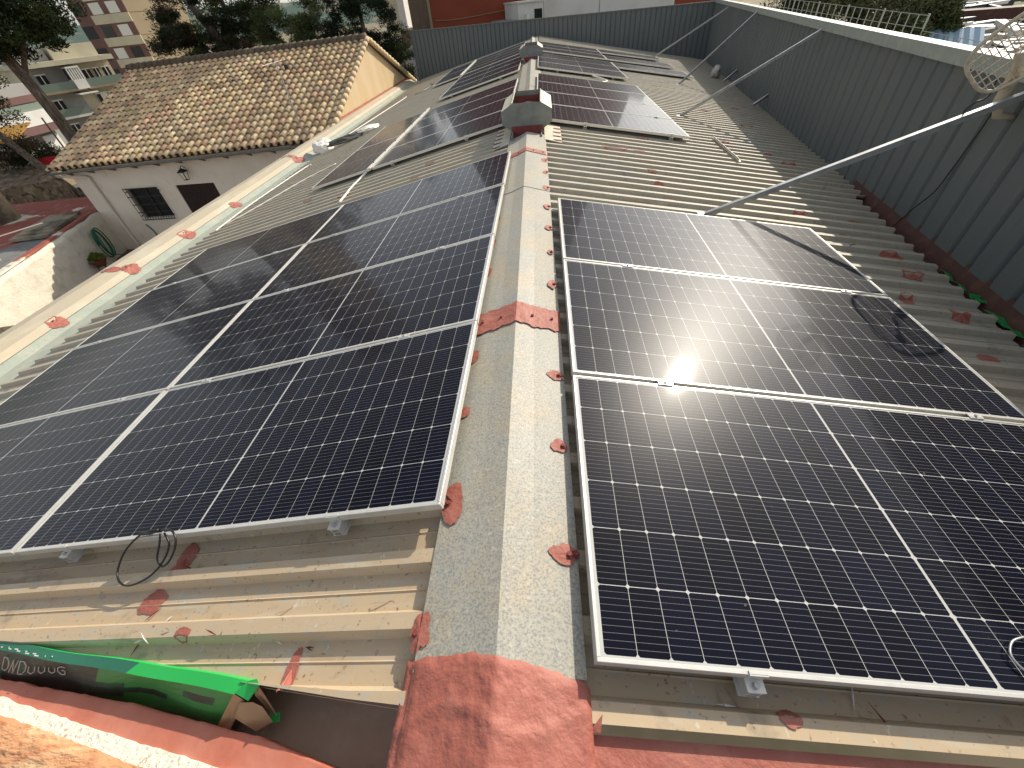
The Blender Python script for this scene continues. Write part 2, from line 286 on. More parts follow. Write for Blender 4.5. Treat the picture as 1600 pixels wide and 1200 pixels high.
# profile over one pitch: (offset from crest centre, height below crest)
PROF = [(-0.024, 0), (0.024, 0), (0.041, -RH), (0.097, -RH), (0.1015, -RH + .004), (0.106, -RH), (PITCH - 0.041, -RH)]
def roof_sheet(side):
    mb = MB(); prof = []
    k = 0; y = -0.0955
    ys = []
    while y < 27.2:
        for a, h in PROF: ys.append((y + a, h))
        y += PITCH
    nx = 14
    for j, (yy, h) in enumerate(ys):
        for i in range(nx + 1):
            t = i / nx
            if side > 0: x = 0.03 + (roof_end_r(yy + .0) + random.uniform(-.012, .012) * (i == nx) - 0.03) * t
            else: x = -0.03 + (eave_l(yy) - .0 + 0.03) * t
            wob = 0.0025 * noise.noise(Vector((x * 1.3, yy * 5, side)))
            ye = -.112 + .10 * (abs(x) - .2) if side < 0 else -.16
            y_ = max(yy, ye)
            mb.v.append((x, y_, RZ(x, y_, h + wob)))
    n = nx + 1
    for j in range(len(ys) - 1):
        for i in range(nx):
            a = j * n + i
            # cut off behind the back wall
            xm = mb.v[a][0]; ym = mb.v[a][1]
            if ym > backy(xm) + .3: continue
            if abs(mb.v[a][1] - mb.v[a + n][1]) < 1e-4: continue
            mb.f.append((a, a + 1, a + n + 1, a + n) if side > 0 else (a, a + n, a + n + 1, a + 1)); mb.tint.append(None)
    return mb
wh = empty('warehouse', 'long low warehouse roof of ribbed beige metal sheets under the solar panels', 'building')
rs = []
for side in (1, -1):
    o = roof_sheet(side).build('roof_sheet', 'roof', wh)
    rs.append(o)
# ridge cap: laid in overlapping lengths
def cap_section(mb, y0, y1, lift, hw=0.245):
    n = max(2, int((y1 - y0) / .12)); pr = [(-hw, -.012), (-hw, .004), (-.10, .014), (0, .028), (.10, .014), (hw, .004), (hw, -.012)]
    st = len(mb.v)
    for k in range(n + 1):
        y = y0 + (y1 - y0) * k / n
        for (dx, h) in pr:
            x = rx(y) + dx; wob = .003 * noise.noise(Vector((x * 4, y * 1.7, 3)))
            z = (RZ(x, y) if abs(dx) > .05 else ROFF) + h + lift + wob
            if dx == 0: z = ROFF + h + lift
            mb.v.append((x + .0, y, z))
    m_ = len(pr)
    for k in range(n):
        for i in range(m_ - 1):
            a = st + k * m_ + i; mb.f.append((a, a + 1, a + m_ + 1, a + m_)); mb.tint.append(None)
mb = MB()
for y0, y1, l in ((-.03, 1.75, .003), (1.62, 3.9, .0), (3.8, 5.95, .004), (7.0, 9.9, .002), (9.8, 12.5, .005), (12.4, 15.3, .002), (16.2, 20, .0), (19.9, 24.7, .004)):
    cap_section(mb, y0, y1, l)
cap = mb.build('ridge_cap', 'cap', wh)

# sealant patches: irregular smears on the metal
def patch(mb, cx, cy, rx_, ry_, hfun, seed, lift=.004, n=26, jag=.3):
    jag = min(jag, .2)
    ang = [2 * math.pi * k / n for k in range(n)]
    pts = []
    for t in ang:
        q = 1 + jag * noise.noise(Vector((math.cos(t) * 1.1, math.sin(t) * 1.1, seed * 7.3))) * 1.6 + .16 * noise.noise(Vector((math.cos(t) * 4, math.sin(t) * 4, seed))) + .08 * noise.noise(Vector((math.cos(t) * 11, math.sin(t) * 11, seed)))
        x = cx + rx_ * q * math.cos(t); y = cy + ry_ * q * math.sin(t)
        pts.append((x, y))
    i = len(mb.v); mb.v.append((cx, cy, hfun(cx, cy) + lift * 1.6))
    for x, y in pts: mb.v.append((x, y, hfun(x, y) + lift))
    for x, y in pts: mb.v.append((cx + (x - cx) * 1.03, cy + (y - cy) * 1.03, hfun(x, y) + .0012))
    for k in range(n):
        a, b = i + 1 + k, i + 1 + (k + 1) % n
        mb.f.append((i, a, b)); mb.f.append((a, a + n, b + n, b)); mb.tint += [None, None]
def caph(x, y):
    dx = abs(x - rx(y))
    if dx <= .1: base = ROFF + .028 + ((RZ(math.copysign(.1, x - rx(y)) + rx(y), y) + .014) - .028 - ROFF) * dx / .1
    elif dx <= .245:
        s = 1 if x > rx(y) else -1; a = RZ(rx(y) + s * .1, y) + .014; b = RZ(rx(y) + s * .245, y) + .004
        base = a + (b - a) * (dx - .1) / .145
    else: base = RZ(x, y) - .004
    return base + .0065
def roofh(x, y):
    k = (y + .0955) / PITCH; o = (k - math.floor(k)) * PITCH
    if o > PITCH - .041: h = -RH * (PITCH - .024 - o) / .017 if o < PITCH - .024 else 0
    elif o < .024: h = 0
    elif o < .041: h = -RH * (o - .024) / .017
    else: h = -RH
    return RZ(x, y, min(0, h)) + .002
def sealant(parent, cx, cy, a, b, hf, seed, bolts=1, jag=.3):
    mb = MB(); patch(mb, cx, cy, a, b, hf, seed, lift=.0012, jag=jag, n=40)
    o = mb.build('sealant_patch', 'red', parent)
    for k in range(bolts):
        bx, by = cx + a * .45 * (1 if cx > 0 else -1) + (k * .022 if bolts > 1 else 0), cy + b * .1 * (k - .5)
        z = hf(bx, by) + .003; m2 = MB(); m2.tube([(bx, by, z), (bx, by, z + .009)], .0075, 6); m2.tube([(bx, by, z), (bx, by, z + .003)], .012, 10)
        m2.build('screw', 'redplate', parent)
capP = [(.215, .31, .045, .035, 2), (.215, .76, .034, .032, 1), (.21, 1.19, .036, .036, 1), (.21, 2.06, .03, .05, 1), (.205, 2.51, .02, .035, 1), (.2, 2.94, .03, .045, 1), (.195, 3.39, .03, .05, 1), (.19, 3.87, .035, .06, 1), (.185, 4.35, .03, .055, 1), (.18, 4.78, .035, .07, 1),
        (-.225, .07, .03, .05, 1), (-.19, .50, .04, .085, 1), (-.215, .96, .03, .035, 1), (-.215, 1.36, .03, .05, 1), (-.225, 2.28, .02, .05, 1), (-.23, 2.74, .02, .06, 1), (-.24, 3.21, .025, .06, 1), (-.245, 3.62, .025, .06, 1), (-.25, 4.06, .03, .07, 1), (-.25, 4.6, .03, .08, 1), (-.25, 5.1, .03, .08, 1)]
for k, (x, y, a, b, n) in enumerate(capP): sealant(cap, x, y, a, b, caph, k + 1.5, n)
# painted bands across the cap
def band(y0, y1, seed, jag=.05):
    for s in (-1, 1):
        mb = MB(); n = 16; lo = []; hi = []
        for k in range(n + 1):
            x = rx((y0 + y1) / 2) + s * .249 * k / n
            j0 = jag * noise.noise(Vector((x * 14, seed, s))) + jag * .5 * noise.noise(Vector((x * 45, seed, s))); j1 = jag * noise.noise(Vector((x * 14, seed + 5, s))) + jag * .5 * noise.noise(Vector((x * 45, seed + 3, s)))
            sk = -.18 * (y1 - y0) * (k / n)
            lo.append((x, y0 + j0 + sk)); hi.append((x, y1 + j1 + sk))
        for k in range(n):
            m_ = 5
            for q in range(m_):
                def pp(kk, t): x = lo[kk][0]; y = lo[kk][1] + (hi[kk][1] - lo[kk][1]) * t; return (x, y, caph(x, y) + .004)
                mb.quad(pp(k, q / m_), pp(k + 1, q / m_), pp(k + 1, (q + 1) / m_), pp(k, (q + 1) / m_))
        o = mb.build('sealant_patch', 'red', cap, True)
        for bx in (.09, .2):
            x = rx(y0) + s * bx; y = (y0 + y1) / 2 - .12 * (y1 - y0); m2 = MB(); m2.tube([(x, y, caph(x, y)), (x, y, caph(x, y) + .014)], .008, 6); m2.build('screw', 'redplate', cap)
band(1.58, 1.78, 3, .035); band(5.02, 5.16, 8, .04)
# thick red membrane painted over the near end of the ridge
mb = MB(); nX, nY = 44, 46; x0, x1 = -.262, .285
def memb(x, y):
    dx = abs(x - rx(y)); z = caph(x, y) + .004
    n1 = noise.noise(Vector((x * 9, y * 9, 1))); rid = 1 - abs(noise.noise(Vector((x * 7 + y * 9, y * 5 - x * 2, 4))) * 2)
    w = max(0, min(1, (.12 - y) / .25))
    z += .0015 * n1 * w + .005 * w * max(0, rid) ** 14 + .003 * noise.noise(Vector((x * 40, y * 40, 2))) * .4
    z += .007 * w * max(0, 1 - abs(y + .13 + .03 * math.sin(x * 17)) / .016)
    if dx > .24: z -= .006 * min(1, (dx - .24) / .01)
    return z
for j in range(nY + 1):
    for i in range(nX + 1):
        x = x0 + (x1 - x0) * i / nX
        yt = .006 + .012 * noise.noise(Vector((x * 6, 0, 9))) + .010 * noise.noise(Vector((x * 30, 2, 9))) - (.05 * max(0, (x - .1)) / .15)
        y = -.62 + (yt + .62) * j / nY
        z = memb(x, y) - (.007 if j == nY else 0)
        if i in (0, nX): z = RZ(x, y, 0) - .16
        mb.v.append((x, y, z))
for j in range(nY):
    for i in range(nX):
        a = j * (nX + 1) + i; mb.f.append((a, a + 1, a + nX + 2, a + nX + 1)); mb.tint.append(None)
mb.build('ridge_membrane', 'red', cap, True)
roofP = [(1.05, 6.51, .1, .03), (1.1, 5.79, .16, .04), (1.61, 6.60, .09, .05), (1.43, 4.97, .05, .04), (1.42, 4.53, .05, .03), (1.45, 4.08, .06, .04), (1.43, 5.81, .07, .04), (3.65, 6.66, .13, .06), (3.45, 6.54, .1, .05), (3.6, 6.15, .12, .05), (2.8, 6.47, .16, .05),
         (3.02, 3.64, .05, .07), (2.8, 4.13, .06, .05), (3.4, 4.08, .09, .05), (3.18, 2.94, .09, .07), (3.12, 2.32, .06, .07), (2.86, 2.5, .05, .05), (.81, -.075, .03, .022), (2.93, 7.0, .1, .05), (2.95, 1.83, .07, .05), (3.9, 8.6, .12, .06), (4.3, 10.4, .12, .06), (3.4, 9.6, .1, .05), (3.3, 13.4, .2, .06), (3.7, 12.6, .15, .05), (3.25, 3.3, .1, .05)]
for k, (x, y, a, b) in enumerate(roofP): sealant(rs[0], x, y, a, b, roofh, 40 + k, 0, .45)
roofPL = [(-1.42, .40, .045, .065), (-1.45, .22, .06, .045), (-1.17, .09, .035, .022), (-.66, -.01, .022, .06), (-2.87, 5.95, .1, .1), (-1.5, 6.2, .07, .06), (-5.3, 2.4, .06, .04), (-3.7, 6.4, .07, .05), (-4.17, 5.9, .05, .05), (-.85, 6.25, .14, .05), (-1.6, 5.6, .06, .04), (-2.3, 6.1, .05, .04)]
for k, (x, y, a, b) in enumerate(roofPL): sealant(rs[1], x, y, a, b, roofh, 80 + k, 0, .45)
# eave flashing and coping on the left
mb = MB(); mc = MB(); n = 120; prev = None
for k in range(n + 1):
    y = -1.5 + 27.0 * k / n; e = eave_l(y); zr = RZ(e, y)
    sec = [(e + .13, zr + .03 - .075), (e - .03, zr - .045), (e - .30, zr - .07), (e - .42, zr - .02)]
    sec2 = [(e - .42, zr - .015), (e - .50, zr + .045), (e - .72, zr + .075), (e - .98, zr + .02), (e - 1.05, zr - .06), (e - 1.05, zr - .30)]
    cur = ([(x, y, z) for x, z in sec], [(x, y, z) for x, z in sec2])
    if prev:
        for mbx, q in ((mb, 0), (mc, 1)):
            for i in range(len(cur[q]) - 1): mbx.quad(prev[q][i], cur[q][i], cur[q][i + 1], prev[q][i + 1])
    prev = cur
fl = mb.build('eave_flashing', 'flash', wh); cp = mc.build('coping', 'coping', wh)
def coph(x, y):
    e = eave_l(y); zr = RZ(e, y); d = e - x
    pts = [(-.13, -.045), (.03, -.045), (.30, -.07), (.42, -.015), (.50, .045), (.72, .075), (.98, .02), (1.05, -.06), (1.2, -.06)]
    for (a, za), (b, zb) in zip(pts, pts[1:]):
        if d <= b: return zr + za + (zb - za) * max(0, (d - a)) / (b - a) + .004
    return zr
for k, (x, y, a, b) in enumerate([(-6.06, 3.7, .09, .10), (-6.15, 5.1, .10, .12), (-6.36, 5.0, .17, .07), (-6.12, 6.4, .1, .13), (-6.1, 7.9, .08, .13), (-6.2, 11.1, .1, .2), (-6.45, 11.15, .2, .09)]):
    sealant(cp, x, y, a, b, coph, 120 + k, 1, .3)
# body of the warehouse under the left eave, brown gutter at the near gable end
mb = MB()
mb.obox((eave_l(-1.5) - .98, -1.5, -5.1), (.3, 0, 0), (-.55, 26.6, 0), (0, 0, 3.75))
mb.build('wall', 'coping', wh)
mb = MB()
def vy(x): return .04 - .03 * abs(x)
for k in range(30):
    xa, xb = -.2 - k * .11, -.2 - (k + 1) * .11
    for q in range(6):
        ya, yb = .10 - q * .08, .10 - (q + 1) * .08
        f = lambda x, y: (x, y + .12 * abs(x) * .6, RZ(x, y, -.17) + .006 * noise.noise(Vector((x * 6, y * 9, 0))))
        mb.quad(f(xa, ya), f(xa, yb), f(xb, yb), f(xb, ya))
mb.build('valley_gutter', 'valley', wh, True)
# cut front edge of the left roof sheet: folded strip closing its underside
mb = MB()
for k in range(28):
    xa, xb = -.2 - k * .12, -.2 - (k + 1) * .12
    ya, yb = -.113 + .10 * (abs(xa) - .2), -.113 + .10 * (abs(xb) - .2)
    mb.quad(P(xa, ya, -.030), P(xb, yb, -.030), P(xb, yb, -.045), P(xa, ya, -.045))
mb.build('sheet_edge', 'roof', wh)
# red-painted lowest flat of the right slope and its end
mb = MB()
for k in range(30):
    xa, xb = .262 + k * .12, .262 + (k + 1) * .12
    mb.quad(P(xa, -.60, -.055), P(xb, -.60, -.055), P(xb, -.138, -.034), P(xa, -.138, -.034))
mb.build('painted_flat', 'red', wh, True)
for s in (1,):
    mb = MB(); pts = [P(.262, -.137, -.005), P(.30, -.10, .003), P(.292, -.137, -.01)]
    mb.prism(pts, (0, 0, .004)); mb.build('sealant_patch', 'red', rs[0])

# ------------------------------------------------------------------ parapet beside the camera (bottom left)
pp = empty('parapet', 'red painted parapet top with white mortar line and orange clay, in the bottom left corner', 'parapet', P(-1.2, -.2, 0))
def strip(pts_in, pts_out, h0, h1, m, name, side=None, sub=24):
    """surface between two polylines given by x -> y, slope-parallel"""
    mb = MB(); rows = 10
    def Y(pl, x):
        for (xa, ya), (xb, yb) in zip(pl, pl[1:]):
            if xa <= x <= xb: return ya + (yb - ya) * (x - xa) / (xb - xa)
        return pl[0][1] if x < pl[0][0] else pl[-1][1]
    X0, X1 = -3.4, -.262; N = 110; g = {}
    for i in range(N + 1):
        x = X0 + (X1 - X0) * i / N
        a, b = Y(pts_in, x), Y(pts_out, x); j = .006 * noise.noise(Vector((x * 9, 1, h1))) + .004 * noise.noise(Vector((x * 30, 5, h0)))
        for r in range(rows + 1):
            t = r / rows; y = a + j + (b - a) * t; h = h0 + (h1 - h0) * t + side * noise.noise(Vector((x * 13, y * 22, 2))) + side * .6 * noise.noise(Vector((x * 50, y * 60, 2)))
            g[i, r] = len(mb.v); mb.v.append(P(x, y, h)[:])
        g[i, -1] = len(mb.v); mb.v.append(P(x, a + j, -.25)[:])
    for i in range(N):
        for r in range(rows): mb.f.append((g[i, r], g[i, r + 1], g[i + 1, r + 1], g[i + 1, r])); mb.tint.append(None)
        mb.f.append((g[i, -1], g[i, 0], g[i + 1, 0], g[i + 1, -1])); mb.tint.append(None)
    o = mb.build(name, m, pp, True, off=pp.location); return o
inn = [(-3.4, .10), (-2.05, -.028), (-1.65, -.066), (-1.3, -.098), (-.985, -.140), (-.718, -.172), (-.43, -.232), (-.262, -.262)]
wht = [(-3.4, .02), (-1.95, -.088), (-1.29, -.182), (-.79, -.246), (-.262, -.32)]
ora = [(-3.4, -.03), (-1.88, -.137), (-1.44, -.20), (-1.06, -.257), (-.262, -.38)]
out = [(-3.4, -.9), (-.262, -.9)]
strip(inn, wht, -.07, -.06, 'parapet', 'painted_top', .0015)
strip(wht, ora, -.052, -.036, 'white_rough', 'mortar_line', .004)
strip(ora, out, -.034, -.01, 'orange', 'clay_bed', .007)

# ------------------------------------------------------------------ solar panels
def frame_mesh():
    mb = MB(); fw, fh = .0115, .035
    mb.box(0, 0, -fh, PL, fw, 0); mb.box(0, PW - fw, -fh, PL, PW, 0)
    mb.box(0, fw, -fh, fw, PW - fw, 0); mb.box(PL - fw, fw, -fh, PL, PW - fw, 0)
    return mb
def glass_mesh():
    me = bpy.data.meshes.new('cell_glass'); a = .0112
    me.from_pydata([(a, a, -.0022), (PL - a, a, -.0022), (PL - a, PW - a, -.0022), (a, PW - a, -.0022), (a, a, -.008), (PL - a, a, -.008), (PL - a, PW - a, -.008), (a, PW - a, -.008)], [], [(0, 1, 2, 3), (7, 6, 5, 4)])
    me.materials.append(MT['solar']); uv = me.uv_layers.new(name='UV')
    for lp in me.loops: uv.data[lp.index].uv = me.vertices[lp.vertex_index].co[:2]
    return me
F0 = None; G0 = glass_mesh()
HP = .08
def panel(x, y, side, label, rot=False, group='solar panels mounted on the warehouse roof'):
    """(x,y) = near corner at the ridge side of the panel; side +1 right slope, -1 left slope"""
    global F0
    o = empty('solar_panel', label, 'solar panel', P(x, y, HP), group)
    if side > 0: ex = Vector((1, 0, -TR)).normalized()
    else: ex = Vector((-1, 0, -TL)).normalized()
    ey = Vector((0, 1, 0)); ez = Vector((ex.z * -1 * (1 if side > 0 else 1), 0, abs(ex.x)))
    ez = ex.cross(ey) if side > 0 else ey.cross(ex)
    if side > 0:
        a, b, org = (ex, ey, P(x, y, HP)) if not rot else (ey, -ex, P(x, y, HP) + ex * PW)
    else:
        # left slope: x axis runs uphill so the basis stays right handed
        a, b, org = (-ex, ey, P(x, y, HP) + ex * PL) if not rot else (ey, ex, P(x, y, HP))
    jit = Vector((random.uniform(-.002, .002), random.uniform(-.002, .002), random.uniform(-.0015, .0015)))
    o.matrix_world = Matrix(((a.x, b.x, ez.x, org.x + jit.x), (a.y, b.y, ez.y, org.y + jit.y), (a.z, b.z, ez.z, org.z + jit.z), (0, 0, 0, 1)))
    tw = Matrix.Rotation(random.uniform(-.0012, .0012), 4, 'Y') @ Matrix.Rotation(random.uniform(-.0012, .0012), 4, 'X'); o.matrix_world = o.matrix_world @ tw
    if F0 is None:
        f = bevel(frame_mesh().build('frame', 'alu', o), .0012, 1); F0 = f
    else:
        f = F0.copy(); COL.objects.link(f); f.parent = o
    g = bpy.data.objects.new('cell_glass', G0); COL.objects.link(g); g.parent = o
    return o
GP = PW + .02
ordn = ['nearest', 'second', 'third', 'fourth']
xs_r = .292
for k in range(3): panel(xs_r, .0 + k * GP, 1, ['nearest of the three front right panels, at the bottom of the picture', 'middle one of the three front right panels, carrying the dish shadow', 'farthest of the three front right panels, at the foot of the thick strut'][k])
for k in range(4):
    panel(-.221, .453 + k * GP, -1, f'front left block, {ordn[k]} row from the camera, panel beside the ridge cap')
    panel(-.221 - (PL + .02) / CL, .453 + k * GP, -1, f'front left block, {ordn[k]} row from the camera, panel beside the left eave')
for k in range(4): panel(.06, 6.625 + k * GP, 1, f'right block behind the near ridge vent, {ordn[k]} panel row from the front')
for k in range(3): panel(.05, 12.45 + k * GP, 1, f'right far middle block, {ordn[k]} panel row, touching the ridge')
panel(2.3, 12.45 + 2 * GP, 1, 'single outer panel on the right slope attached beside the far middle block')
for k in range(3): panel(.02, 16.75 + k * GP, 1, f'right farthest block by the end wall, {ordn[k]} panel row touching the ridge')
panel(2.27, 16.75, 1, 'outer panel of the right farthest block, nearer one of the two'); panel(2.27, 16.75 + 2 * GP, 1, 'outer panel of the right farthest block, by the end of the far strut')
for k in range(4): panel(-.40, 6.80 + k * GP, -1, f'left block behind the near ridge vent, {ordn[k]} lengthwise panel row from the front')
for k in range(2): panel(-.42 - PL / CL - .02, 6.80 + k * (PL + .02), -1, f'{["nearer","farther"][k]} upright panel at the outer edge of the second left block', rot=True)
for k in range(4): panel(-.45, 13.05 + k * GP, -1, f'left far middle block, {ordn[k]} panel row from the front')
for k in range(4): panel(-.50, 17.85 + k * GP, -1, f'left farthest block at the end wall, {ordn[k]} panel row')
for k in range(2): panel(-.53 - PL / CL, 17.85 + k * (PL + .02), -1, f'upright {["nearer","farther"][k]} panel at the outer edge of the left farthest block', rot=True)

# mini rails with clamps
def clamp(x, y, side, end, label, first=[None, None]):
    o = empty('mounting_clamp', label, 'clamp', P(x, y, 0), 'short aluminium mounting clamps under the panels')
    s = 1 if side > 0 else -1; t = TR if side > 0 else TL; c = CR if side > 0 else CL
    ex = Vector((1, 0, -t * s)) / c; ez = Vector((t * s, 0, 1)) / c; ey = Vector((0, 1, 0))
    o.matrix_world = Matrix(((ex.x, ey.x, ez.x, P(x, y).x), (0, 1, 0, y), (ex.z, ey.z, ez.z, P(x, y).z), (0, 0, 0, 1)))
    i = 0 if end else 1
    if first[i] is None:
        r1 = MB()
        if end:   # rail stub seen end-on under the frame edge
            r1.box(-.018, -.035, .0, -.014, .12, .044); r1.box(.014, -.035, .0, .018, .12, .044); r1.box(-.030, -.035, -.002, .030, .12, .002); r1.box(-.014, -.035, .040, .014, .12, .044); r1.box(-.014, -.035, .020, .014, .12, .023)
            c1 = MB(); c1.box(-.026, -.034, .044, .026, -.003, .049); c1.box(-.026, -.003, .044, .026, .001, .0825); c1.box(-.026, .001, .0805, .026, .010, .0835)
            b1 = MB(); b1.tube([(0, -.018, .049), (0, -.018, .060)], .0085, 12)
        else:
            r1.box(-.020, -.10, 0, -.016, .12, .044); r1.box(.016, -.10, 0, .020, .12, .044); r1.box(-.016, -.10, .040, .016, .12, .044)
            c1 = MB(); c1.box(-.035, .0005, .0805, .035, .0195, .0845); c1.box(-.035, -.006, .0805, .035, .0005, .0835); c1.box(-.035, .0195, .0805, .035, .026, .0835)
            b1 = MB(); b1.tube([(0, .01, .0845), (0, .01, .091)], .0065, 10)
        ps = [r1.build('rail', 'alu', o), c1.build('clamp_plate', 'alu', o), b1.build('bolt', 'steel', o)]
        first[i] = ps
    else:
        for q in first[i]:
            d = q.copy(); COL.objects.link(d); d.parent = o
def clamps(x0, y0, rows, side, where, span=(.45, 1.85), two=True):
    s = 1 if side > 0 else -1
    for j in range(rows + 0):
        for q, d in enumerate(span):
            xx = x0 + s * d / (CR if s > 0 else CL)
            yy = y0 + j * GP - (.02 if j else 0)
            clamp(xx, yy, side, j == 0, f'silver clamp, {["near edge","first gap","second gap","third gap"][j]} of {where}, {"ridge" if q == 0 else "outer"} end')
clamps(.292, 0, 3, 1, 'front right panels', (.425, 1.95))
clamps(-.221, .453, 4, -1, 'front left panels beside ridge', (.435, 1.92))
clamps(-.221 - 2.25, .453, 4, -1, 'front left panels beside eave', (.40, 1.9))
clamps(.06, 6.625, 4, 1, 'right block behind near vent', (.72, 2.0))
clamps(-.40, 6.80, 4, -1, 'left block behind near vent', (.62, 1.9))
clamps(.05, 12.45, 3, 1, 'right far middle block', (.5, 1.9))
clamps(-.45, 13.05, 4, -1, 'left far middle block', (.5, 1.9))
clamps(.02, 16.75, 1, 1, 'right farthest block', (.5, 1.9))
clamps(-.50, 17.85, 1, -1, 'left farthest block', (.5, 1.9))

# ------------------------------------------------------------------ ridge ventilators
def ventilator(y0, y1, label):
    xc = rx(y0) + .0
    o = empty('ridge_ventilator', label, 'roof vent', (xc, y0, 0), 'open-topped box ventilators on the ridge')
    oc = [(-.195, .035), (.195, .035), (.34, .13), (.34, .275), (.19, .36), (-.19, .36), (-.34, .275), (-.34, .13)]
    A = lambda mb, n, m_, sm=False: mb.build(n, m_, o, sm, off=o.location)
    for yy, nm in ((y0, 'end_plate'), (y1, 'end_plate')):
        mb = MB(); mb.prism([(xc + x, yy, z) for x, z in oc], (0, .004, 0)); A(mb, nm, 'vent')
        mb = MB()
    for s in (-1, 1):
        mb = MB(); ln = y1 - y0 - .004
        for (xa, za), (xb, zb) in (((.195, .035), (.34, .13)), ((.34, .13), (.34, .275)), ((.34, .275), (.19, .36))):
            n_ = Vector((-(zb - za), 0, xb - xa)).normalized() * .003
            pts = [(xc + s * xa, y0 + .004, za), (xc + s * xb, y0 + .004, zb), (xc + s * (xb + n_.x), y0 + .004, zb + n_.z), (xc + s * (xa + n_.x), y0 + .004, za + n_.z)]
            mb.prism(pts, (0, ln, 0))
        A(mb, 'side_panel', 'ventpale')
        mb = MB(); mb.box(xc + s * .19 - .006, y0 - .003, .358, xc + s * .19 + .006, y1 + .007, .368); A(mb, 'rim', 'ventpale')
        # skirt plate lying on the ribs
        mb = MB(); xa, xb = s * .235 + xc, s * .46 + xc
        mb.poly([P(xa, y0 - .42, .012), P(xb, y0 - .48, .008), P(xb, y1 + .1, .008), P(xa, y1 + .1, .012)][::s])
        mb.prism([P(xa, y0 - .42, .006), P(xb, y0 - .48, .002), P(xb, y1 + .1, .002), P(xa, y1 + .1, .006)], (0, 0, .004))
        sk = A(mb, 'skirt_plate', 'ventpale')
        for q in range(6):
            mb = MB(); yy = y0 - .4 + q * .21; xx = xb - s * .05
            patch(mb, xx, yy, .06, .022, lambda x, y: RZ(x, y, .013), q + y0, lift=.003, n=14); mb.build('sealant_patch', 'redplate', sk, off=o.location)
        mb = MB(); mb.box(min(xc + s * .19, xc + s * .205), y0 - .33, -.07, max(xc + s * .19, xc + s * .205), y1 - .03, .05); A(mb, 'curb', 'vent')
    mb = MB(); mb.box(xc - .19, y0 + .03, -.07, xc + .19, y0 + .05, .115)
    mb.box(xc - .21, y0 - .03, -.07, xc + .21, y0 - .005, .10); A(mb, 'curb', 'redplate')
    mb = MB(); mb.box(xc - .189, y1 - .03, -.05, xc + .189, y1 - .01, .30); A(mb, 'curb', 'redplate')
    mb = MB()
    for s in (-1, 1): mb.quad((xc, y0 + .05, .235), (xc + s * .187, y0 + .05, .20), (xc + s * .187, y1 - .03, .20), (xc, y1 - .03, .235))
    A(mb, 'inner_cap', 'cap')
    return o
ventilator(6.15, 7.14, 'nearer grey octagonal ridge ventilator with red painted base')
ventilator(15.0, 16.1, 'farther small grey ridge ventilator near the end wall')

# ------------------------------------------------------------------ cladding walls
def clad_wall(p0, p1, zt, zb, pitch, name_label, capout, cat='wall'):
    """corrugated wall from p0 to p1 (xy); capout = outward normal side for thickness"""
    a = Vector((*p0, 0)); b = Vector((*p1, 0)); d = (b - a); L = d.length; d.normalize(); nrm = Vector(capout)
    root = empty('cladding_wall', name_label, cat, (a.x, a.y, -1.0))
    mb = MB(); x = 0; pts = []
    while x < L:
        for o_, h in ((0, 0), (pitch * .74, 0), (pitch * .80, -.028), (pitch * .90, -.028), (pitch * .96, 0)): pts.append((x + o_, h))
        x += pitch
    pts = [q for q in pts if q[0] < L] + [(L, 0)]
    rows = 2
    for k, (s_, h) in enumerate(pts):
        q = a + d * s_ - nrm * (-h) * 1.0 * -1
        q = a + d * s_ + nrm * (.0 - h) * 1.0
        jj = .004 * noise.noise(Vector((s_ * .8, 1, 1)))
        mb.v += [(q.x, q.y, zb), (q.x, q.y, zt - .02)]
    for k in range(len(pts) - 1):
        i = 2 * k; mb.f.append((i, i + 2, i + 3, i + 1)); mb.tint.append(None)
    mb.build('cladding_sheet', 'clad', root, off=root.location)
    return root, a, d, L, nrm
# right wall: cladding faces -x (towards the roof)
nr = Vector((1, -.185, 0)).normalized()
y0w, y1w = -3.0, 24.0
root, a, d, L, n_ = clad_wall((wallx(y0w), y0w), (wallx(y1w), y1w), .70, -2.2, .28, 'tall dark blue-grey corrugated wall along the right side of the roof', nr)
mb = MB(); seg = 0
while seg < L:
    e = min(seg + 3.0, L) - .004; q = a + d * seg; w = d * (e - seg)
    z0 = .715 + .002 * random.random()
    mb.obox((q.x - nr.x * .035, q.y - nr.y * .035, z0), w, nr * .15, (0, 0, .006))
    mb.obox((q.x - nr.x * .036, q.y - nr.y * .036, z0 - .105), w, nr * .004, (0, 0, .108))
    for k in range(6):
        s_ = q + d * (.25 + k * .5) - nr * .036
        if (s_ - a).length < L: mb.tube([s_ + Vector((0, 0, z0 - .09)), s_ - nr * .006 + Vector((0, 0, z0 - .09))], .008, 8)
    seg += 3.0
mb.build('top_flashing', 'cladcap', root, off=root.location)
# cross girt joints in the far half: slightly proud post
# back wall
nb = Vector((.15, 1, 0)).normalized()
bx0, bx1 = -6.2, 7.52
root2, a2, d2, L2, _ = clad_wall((bx0, backy(bx0)), (bx1, backy(bx1)), .62, -2.4, .213, 'blue-grey corrugated wall closing the far end of the roof', nb)
mb = MB(); q = a2; mb.obox((q.x - .03, q.y - .03, .60), d2 * L2, nb * .10, (0, 0, .05)); mb.build('top_flashing', MT['clad'], root2, off=root2.location)
mb = MB(); mb.obox((q.x - .05, q.y - .02, -2.4), d2 * .05, nb * .06, (0, 0, 3.02)); mb.build('corner_post', 'clad', root2, off=root2.location)
